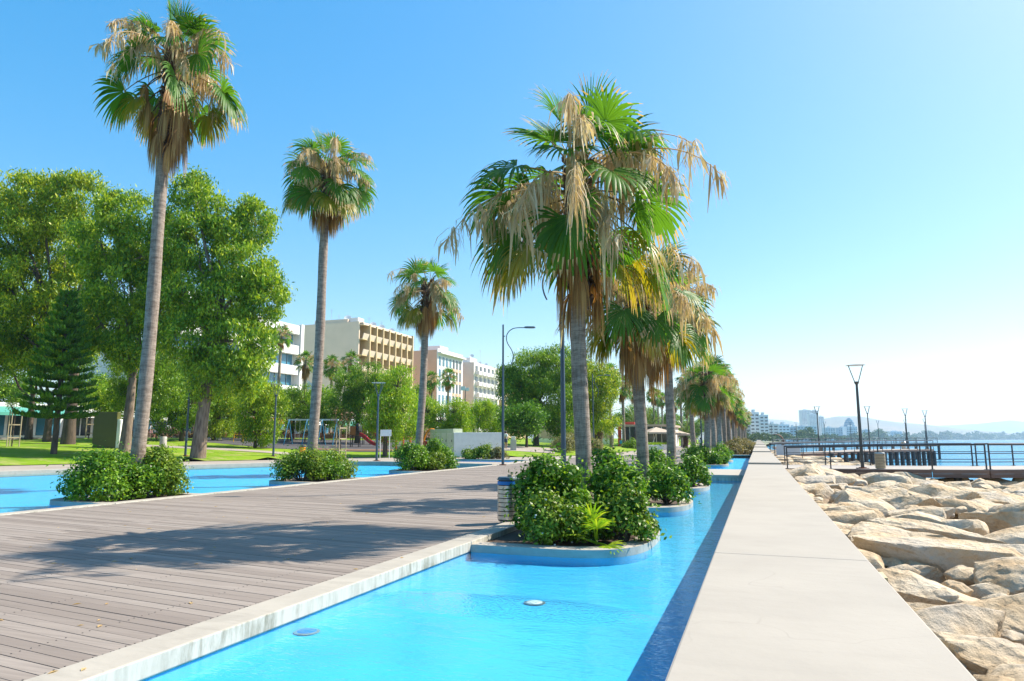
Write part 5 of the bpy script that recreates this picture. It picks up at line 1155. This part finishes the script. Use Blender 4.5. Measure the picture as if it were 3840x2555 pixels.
e = empty('stone_bollard', gd(612, 57), 0, 'short grey stone drum on the lawn behind the leaning palm', 'bollard'); MB().lathe([(.27, 0), (.27, .8), (.24, .85)], 16).build('drum', M['stone'], e, 40)
e = empty('stone_pillar', gd(1925, 64), YAW, 'grey stone pillar with carved top beside two people', 'pillar'); MB().box(-.28, .28, -.28, .28, 0, 1.0).build('plinth', M['stone'], e, bevel=.02); MB().box(-.2, .2, -.2, .2, 1.0, 1.32).build('top_block', M['bcream'], e, bevel=.03)
e = empty('warning_sign', gd(155, 78), YAW, 'red bordered triangular road sign behind the left trunks', 'sign'); MB().tube([(0, 0, 0), (0, 0, 2.6)], .03, 6).build('post', M['steel'], e); MB().add([(-.45, -.04, 2.2), (.45, -.04, 2.2), (0, -.04, 3.0)], [(0, 1, 2)]).build('red_border', M['redroof'], e); MB().add([(-.3, -.05, 2.28), (.3, -.05, 2.28), (0, -.05, 2.82)], [(0, 1, 2)]).build('white_face', M['white'], e)
e = empty('floodlight_mast', gd(1743, 98), YAW, 'dark mast with square floodlights behind the pale wall', 'lamp post'); MB().tube([(0, 0, 0), (0, 0, 7)], [.09, .06], 8).build('mast', M['lampdark'], e); MB().box(-.6, .0, -.15, .1, 6.9, 7.5).build('floodlight', M['glassw'], e); MB().box(.05, .55, -.1, .2, 6.85, 7.3).build('floodlight', M['glassw'], e)
e = empty('lamp_post', gd(1792, 92), YAW, 'black twin headed park lamp behind the pale wall', 'lamp post'); MB().tube([(0, 0, 0), (0, 0, 4.6)], [.08, .06], 8).build('pole', M['lampdark'], e)
for s in (-1, 1): MB().bar((0, 0, 4.5), (s * .55, 0, 4.75), .05, .05).build('arm', M['lampdark'], e); MB().box(s * .75 - .22, s * .75 + .22, -.15, .15, 4.72, 4.84).build('lamp_head', M['lampdark'], e)
e = empty('flag', gd(1143, 96), YAW, 'small white flag on a pole below the white office block', 'flag'); zf = float(atd(1143, 1425, 96)[2]) - float(e.location[2]); MB().tube([(0, 0, 0), (0, 0, zf)], .04, 6).build('pole', M['steel'], e); MB().add([(.05, 0, zf - .1), (.05, 0, zf - 1.3), (.6, .15, zf - 1.5), (.6, .15, zf - .5), (1.2, 0, zf - 1.75), (1.2, 0, zf - 1.2)], [(0, 1, 2, 3), (3, 2, 4, 5)]).build('cloth', M['pinkflag'], e); MB().lathe([(.14, 0), (.14, .01)], 8, (.33, .04, zf - .95)).build('emblem', M['orange'], e)
# --- cafe
p = gd(2322, 102); e = empty('cafe_pavilion', p, 0, 'glazed cafe pavilion with red corner pillar and pale flat roof', 'cafe')
MB().box(-.2, 7.5, 0, 14, 2.9, 3.2).build('roof', M['parasol'], e); MB().box(0, 7.2, 7, 13.5, 0, 2.9).build('wall', M['bcream'], e); MB().box(-.15, .3, -.1, .35, 0, 2.9).build('pillar', M['redroof'], e); MB().box(-1.0, 1.5, 5, 7, 3.21, 3.7).build('roof_sign', M['redroof'], e)
for k in range(6): w_ = MB().box(.5 + k * 1.15, 1.55 + k * 1.15, .1, .15, .1, 2.85).build('glass_panel', M['darkglass'], e); MB().box(1.56 + k * 1.15, 1.63 + k * 1.15, .08, .18, .1, 2.88).build('frame', M['white'], w_)
GPz = 'square parasols of the cafe terrace'
for x, d, y, t in [(2438, 103, 1606, 'first, beside the cafe glass'), (2462, 99, 1602, 'largest, in front of its neighbours'), (2492, 106, 1606, 'in the middle of the row'), (2516, 112, 1608, 'next to last'), (2535, 118, 1612, 'last, beyond the third near pool palm')]:
    p = gd(x, d); h = float(atd(x, y, d)[2]) - p[2]; h = max(2.8, h); e = empty('parasol', p, YAW + .2, 'cream square cafe parasol ' + t, 'parasol', GPz); r_ = 1.9
    MB().add([(-r_, -r_, h - .75), (r_, -r_, h - .75), (r_, r_, h - .75), (-r_, r_, h - .75), (0, 0, h), (-r_, -r_, h - 1.0), (r_, -r_, h - 1.0), (r_, r_, h - 1.0), (-r_, r_, h - 1.0)], [(0, 1, 4), (1, 2, 4), (2, 3, 4), (3, 0, 4), (5, 6, 1, 0), (6, 7, 2, 1), (7, 8, 3, 2), (8, 5, 0, 3)]).build('canopy', M['parasol'], e)
    MB().tube([(0, 0, 0), (0, 0, h)], .05, 6).build('pole', M['white'], e); MB().bar((-1.5, -1.5, .1), (-.1, -.1, h - .9), .08, .08).build('strut', M['white'], e)
for k, (x, d, t) in enumerate([(2445, 95, 'left'), (2490, 99, 'right')]):
    p = gd(x, d); e = empty('planter_wall', p, YAW + .25, 'low white planter wall with green tops, ' + t + ' of the terrace gap', 'planter'); MB().box(-1.6, 1.6, 0, .6, 0, .72).build('wall', M['bwhite'], e, bevel=.02); rs = np.random.RandomState(k); V, F = leaves(np.stack([rs.uniform(-1.5, 1.5, 60), rs.uniform(.1, .5, 60), np.full(60, .85)], 1), 20, .1, .16, rs); link('greenery', np_mesh('greenery', V, F, M['lime']), e)
for k, x in enumerate((2330, 2430, 2446, 2466, 2482, 2504)):
    p = gd(x, 100 + k); e = empty('cafe_chair', p, YAW + k, 'turquoise cafe chair under the cream parasols', 'chair', 'turquoise cafe chairs'); MB().box(-.23, .23, -.23, .23, .43, .47).build('seat', M['chair'], e); MB().box(-.23, .23, .2, .24, .47, .95).build('backrest', M['chair'], e)
    for a in (-.2, .2):
        for b in (-.2, .2): MB().tube([(a, b, 0), (a, b, .43)], .02, 5).build('leg', M['chair'], e)
shrub(gd(2368, 96), 1.5, 1.15, 'square clipped hedge before the cafe glass', 88, 'tleaf', None, 2600, .16, cat='hedge', name='hedge')
e = empty('garden_wall', gd(2095, 100), YAW, 'brown low building wall in the shade behind the big round tree', 'wall'); MB().box(-3.2, 8, 0, .4, 0, 3.2).build('wall', M['btan'], e); MB().box(-4, 7.5, -1.6, -1.2, -.1, .7).build('low_wall', M['palewall'], e)
# --- people
def person(p, rz, label, top, bottom, hair='hair', h=1.7, arm=.2):
    e = empty('person', p, rz, label, 'person', 'people in the park'); s = h / 1.7; me = bpy.data.meshes.new('body')
    J = dict(pel=(0, 0, .92), sp=(0, .01, 1.15), ch=(0, 0, 1.36), nk=(0, 0, 1.47), hd=(0, .02, 1.58), ht=(0, .02, 1.66), hl=(.09, 0, .88), kl=(.10, -.03, .48), al=(.10, .03, .08), tl=(.11, -.13, .035), hr=(-.09, 0, .88), kr=(-.11, -.05, .48), ar=(-.13, .06, .08), tr=(-.14, -.10, .035), sl=(.19, 0, 1.38), el=(.25, .03, 1.12), wl=(.2, -arm, .95), fl=(.19, -arm - .08, .88), sr=(-.19, 0, 1.38), er=(-.25, .03, 1.12), wr=(-.24, -.06, .88), fr=(-.24, -.1, .79))
    K = list(J); E = [('pel', 'sp'), ('sp', 'ch'), ('ch', 'nk'), ('nk', 'hd'), ('hd', 'ht'), ('pel', 'hl'), ('hl', 'kl'), ('kl', 'al'), ('al', 'tl'), ('pel', 'hr'), ('hr', 'kr'), ('kr', 'ar'), ('ar', 'tr'), ('ch', 'sl'), ('sl', 'el'), ('el', 'wl'), ('wl', 'fl'), ('ch', 'sr'), ('sr', 'er'), ('er', 'wr'), ('wr', 'fr')]
    rad = dict(pel=.14, sp=.12, ch=.14, nk=.055, hd=.09, ht=.07, hl=.09, kl=.058, al=.04, tl=.035, hr=.09, kr=.058, ar=.04, tr=.035, sl=.06, el=.042, wl=.03, fl=.03, sr=.06, er=.042, wr=.03, fr=.03)
    me.from_pydata([tuple(c * s for c in J[k]) for k in K], [(K.index(a), K.index(b)) for a, b in E], []); me.materials.append(M['skin']); o = link('body', me, e); md = o.modifiers.new('skin', 'SKIN')
    for i, k in enumerate(K): me.skin_vertices[0].data[i].radius = (rad[k] * s, rad[k] * s); me.skin_vertices[0].data[i].use_root = (k == 'pel')
    o.modifiers.new('sub', 'SUBSURF').levels = 1; o.modifiers['sub'].render_levels = 2; md.use_smooth_shade = True
    MB().lathe([(.155 * s, .95 * s), (.15 * s, 1.1 * s), (.175 * s, 1.3 * s), (.2 * s, 1.4 * s), (.09 * s, 1.46 * s)], 14, sy=.72).build('shirt', M[top], e, 60)
    for q in (-1, 1): MB().tube([(q * .16 * s, 0, 1.40 * s), (q * .245 * s, .02 * s, 1.16 * s)], [.078 * s, .06 * s], 8).build('sleeve', M[top], e, 60)
    MB().lathe([(.21 * s, .62 * s), (.19 * s, .8 * s), (.16 * s, .98 * s)], 14, sy=.75).build('skirt', M[bottom], e, 60)
    MB().lathe([(.06 * s, 1.45 * s), (.105 * s, 1.54 * s), (.112 * s, 1.63 * s), (.08 * s, 1.70 * s), (.02 * s, 1.725 * s)], 12, (0, .045 * s, 0)).build('hair', M[hair], e, 60)
person(gd(1897, 66), 2.6, 'person in white shirt and dark skirt standing beside the stone pillar', 'shirt', 'navy', h=1.72)
person(gd(1890, 67), 2.9, 'person in grey blue clothes close behind the one in white', 'navy', 'navy', h=1.7)
person(gd(563, 80), 2., 'person in pink shirt walking behind the leaning palm', 'shirt', 'pinkshirt'); person(gd(627, 80), 1., 'person in pale blue shirt near the rose hedge', 'shirt', 'navy')
person(gd(866, 82), 1.5, 'person in dark top by the shop fronts', 'navy', 'navy'); person(gd(876, 82), 2., 'person beside another at the shop fronts', 'binblack', 'navy')
person((-7.0, 92, 0), 0, 'person in pale shirt far down the promenade under the palms', 'shirt', 'navy')
# --- cars
def car(p, rz, label, m):
    e = empty('parked_car', p, rz, label, 'car', 'cars parked along the park road'); pr = [(-2.1, .35), (-2.1, .8), (-1.6, .95), (-1.0, 1.45), (.7, 1.45), (1.3, .98), (2.05, .85), (2.12, .35)]; b = MB(); n = len(pr)
    b.add([(x, -.85 if z < 1.2 else -.68, z) for x, z in pr] + [(x, .85 if z < 1.2 else .68, z) for x, z in pr], [tuple(range(n - 1, -1, -1)), tuple(range(n, 2 * n))] + [(k, (k + 1) % n, n + (k + 1) % n, n + k) for k in range(n)]); b.build('body', M[m], e, bevel=.05)
    for s in (-1, 1): MB().add([(-1.35, s * .83, 1.0), (1.15, s * .83, 1.0), (.65, s * .72, 1.38), (-.95, s * .72, 1.38)], [(0, 1, 2, 3)]).build('side_window', M['darkglass'], e)
    for x in (-1.3, 1.3):
        for s in (-.82, .82): w_ = MB().tube([(x, s - .1, .32), (x, s + .1, .32)], .32, 16).build('wheel', M['tyre'], e, 40); MB().tube([(x, s - .11, .32), (x, s + .11, .32)], .18, 12).build('rim', M['steel'], w_, 40)
    for s in (-.6, .6): MB().box(2.06, 2.13, s - .15, s + .15, .62, .75).build('headlight', M['glassw'], e)
for x, d, t, m in [(20, 84, 'white car parked behind the staked sapling', 'carwhite'), (320, 86, 'pale car behind the olive panel', 'carwhite'), (1120, 90, 'blue car behind the swings', 'bincap'), (720, 90, 'red car behind the peeling gum', 'redroof'), (1290, 96, 'white car behind the slides', 'carwhite')]:
    q = gd(x, d); car((-64, q[1] + (q[0] + 64) * -.6, 1.67), R(90), t, m)

# ================================================================== FAR SHORE
GF = 'distant town blocks across the bay'
def far_block(x0, x1, y, d, m, label, yb=1652, dep=None, bands=True):
    a, c = atd(x0, y, d), atd(x1, y, d); W = float(np.hypot(*(c - a)[:2])); h = a[2] + 3; e = empty('tower_block', (a[0], a[1], -3), YAW, label, 'building', GF)
    MB().box(0, W, 0, dep or W * .8, 0, h).build('wall', M[m], e)
    if bands:
        b = MB(); z = h - 2.2
        while z > 4: 
            n = max(2, int(W / 4))
            for k in range(n): b.box(k * W / n + W / n * .18, (k + 1) * W / n - W / n * .18, -.12, .1, z - 1.3, z)
            z -= 3.3
        tag(b.build('window_rows', M['darkglass'], e), kind='stuff')
        MB().box(W * .3, W * .6, W * .1, W * .4, h - .1, h + 2.5).build('roof_housing', M['bwhite'], e)
for a in [(2752, 2776, 1590, 520, 'bgrey', 'blue shaded block beside the far palms'), (2779, 2812, 1549, 640, 'bgrey', 'tall grey fronted block left of the arch'), (2812, 2846, 1546, 650, 'bwhite', 'tall white block behind the arch'), (2848, 2880, 1556, 700, 'bwhite', 'white stepped block right of the tall one'), (2881, 2918, 1590, 760, 'bcream', 'cream block in the middle of the town'), (2920, 2960, 1592, 800, 'bwhite', 'white balcony block right of the cream one'), (2962, 2986, 1602, 900, 'bgrey', 'short grey block beside the tower pair'), (2990, 3062, 1598, 1000, 'bcream', 'wide pinkish block under the twin towers'), (3095, 3132, 1604, 1300, 'bcream', 'pale long block right of the towers'), (3144, 3174, 1604, 1400, 'bgrey', 'blue grey block left below the oval tower'), (3174, 3214, 1600, 1300, 'bwhite', 'white block below the oval tower'), (3240, 3262, 1612, 1700, 'bgrey', 'small grey block right of the oval tower'), (3338, 3384, 1618, 1900, 'bwhite', 'low wide white block near the woods'), (3006, 3040, 1538, 1900, 'bwhite', 'left tower of the tall pair'), (3034, 3062, 1553, 1850, 'bwhite', 'stepped front of the tower pair'), (3043, 3068, 1540, 1950, 'bgrey', 'right tower of the tall pair'), (3068, 3089, 1562, 1900, 'bwhite', 'lower shoulder of the tower pair')]: far_block(*a)
p = atd(3188, 1640, 2100); e = empty('oval_tower', (p[0], p[1], -3), YAW, 'oval blue glass tower on the far shore', 'building', GF); k = 2100 / FPX; hh = 82 * k
MB().lathe([(24 * k * math.sqrt(max(.02, 1 - ((t - .32) / .68) ** 2)) if t > .32 else 24 * k * (.9 + .1 * t / .32), hh * t) for t in np.linspace(0, 1, 14)], 24, sy=.45).build('shell', M['glass'], e, 40)
for t in np.linspace(.1, .9, 12): MB().lathe([(24.3 * k * (math.sqrt(max(.02, 1 - ((t - .32) / .68) ** 2)) if t > .32 else .93), hh * t), (24.3 * k * (math.sqrt(max(.02, 1 - ((t - .32) / .68) ** 2)) if t > .32 else .93), hh * t + 1.2)], 24, sy=.46).build('floor_band', M['bgrey'], e, 40)
rsw = np.random.RandomState(77); C = []
for x0, x1, y0, d, n in [(2765, 2800, 1612, 420, 26), (2800, 2900, 1632, 430, 70), (2900, 3000, 1632, 560, 60), (2992, 3055, 1610, 620, 60), (3050, 3150, 1634, 900, 60), (3150, 3260, 1634, 1200, 60), (3228, 3290, 1622, 1300, 40), (3290, 3330, 1622, 1500, 30), (3330, 3430, 1634, 1800, 50), (3420, 3560, 1624, 2450, 110), (3540, 3720, 1628, 2700, 120), (3700, 3900, 1630, 3000, 120), (3800, 4000, 1634, 3400, 60)]:
    for i in range(n):
        x = rsw.uniform(x0, x1); top = y0 + 5 * math.sin(x * .07) + 3 * math.sin(x * .19); dd = d * rsw.uniform(.96, 1.08); p = atd(x, rsw.uniform(top, 1649), dd); C.append((p[0], p[1], max(p[2], -1), dd))
C = np.array(C); V, F = [], []; c = 0
for q in C:
    s = q[3] / 2560 * 5.5; v, f = leaves(q[None, :3], 26, np.array([s, s, s * .55]), s * 1.2, rsw, 0, .8); V.append(v); F.append(f + c); c += len(v)
tag(link('far_woods', np_mesh('far_woods', np.concatenate(V), np.concatenate(F), M['farleaf'])), 'hazy green woods along the far shore', 'woods', kind='stuff')
p = atd(2922, 1650, 165); e = empty('arch_sculpture', (p[0], p[1], -.3), YAW, 'rusty curved steel arch sculpture past the third pier', 'sculpture'); b = MB(); pts = [(-.9 + 1.9 * math.cos(t), 0, 1.0 + 1.9 * math.sin(t)) for t in np.linspace(-.6, 1.9, 20)]; b.tube(pts, list(np.linspace(.36, .05, 20)), 8); b.build('arch', M['rust'], e, 60)
MB().box(-1.5, 1.6, -.6, .6, -.6, .05).build('plinth', M['stone'], e)
# ================================================================== HAZE
hz = NT('sea_haze'); hz.t.nodes.remove(hz.b)
pv = hz.n('VolumePrincipled'); pv.inputs['Color'].default_value = (.60, .80, 1, 1); pv.inputs['Density'].default_value = 1.15e-4; pv.inputs['Anisotropy'].default_value = .35
hz.l(pv.outputs[0], hz.out.inputs['Volume'])
tag(MB().box(-6500, 17000, -600, 10200, -8, 330).build('haze', hz.m), 'pale sea haze in the air', 'haze', kind='stuff')
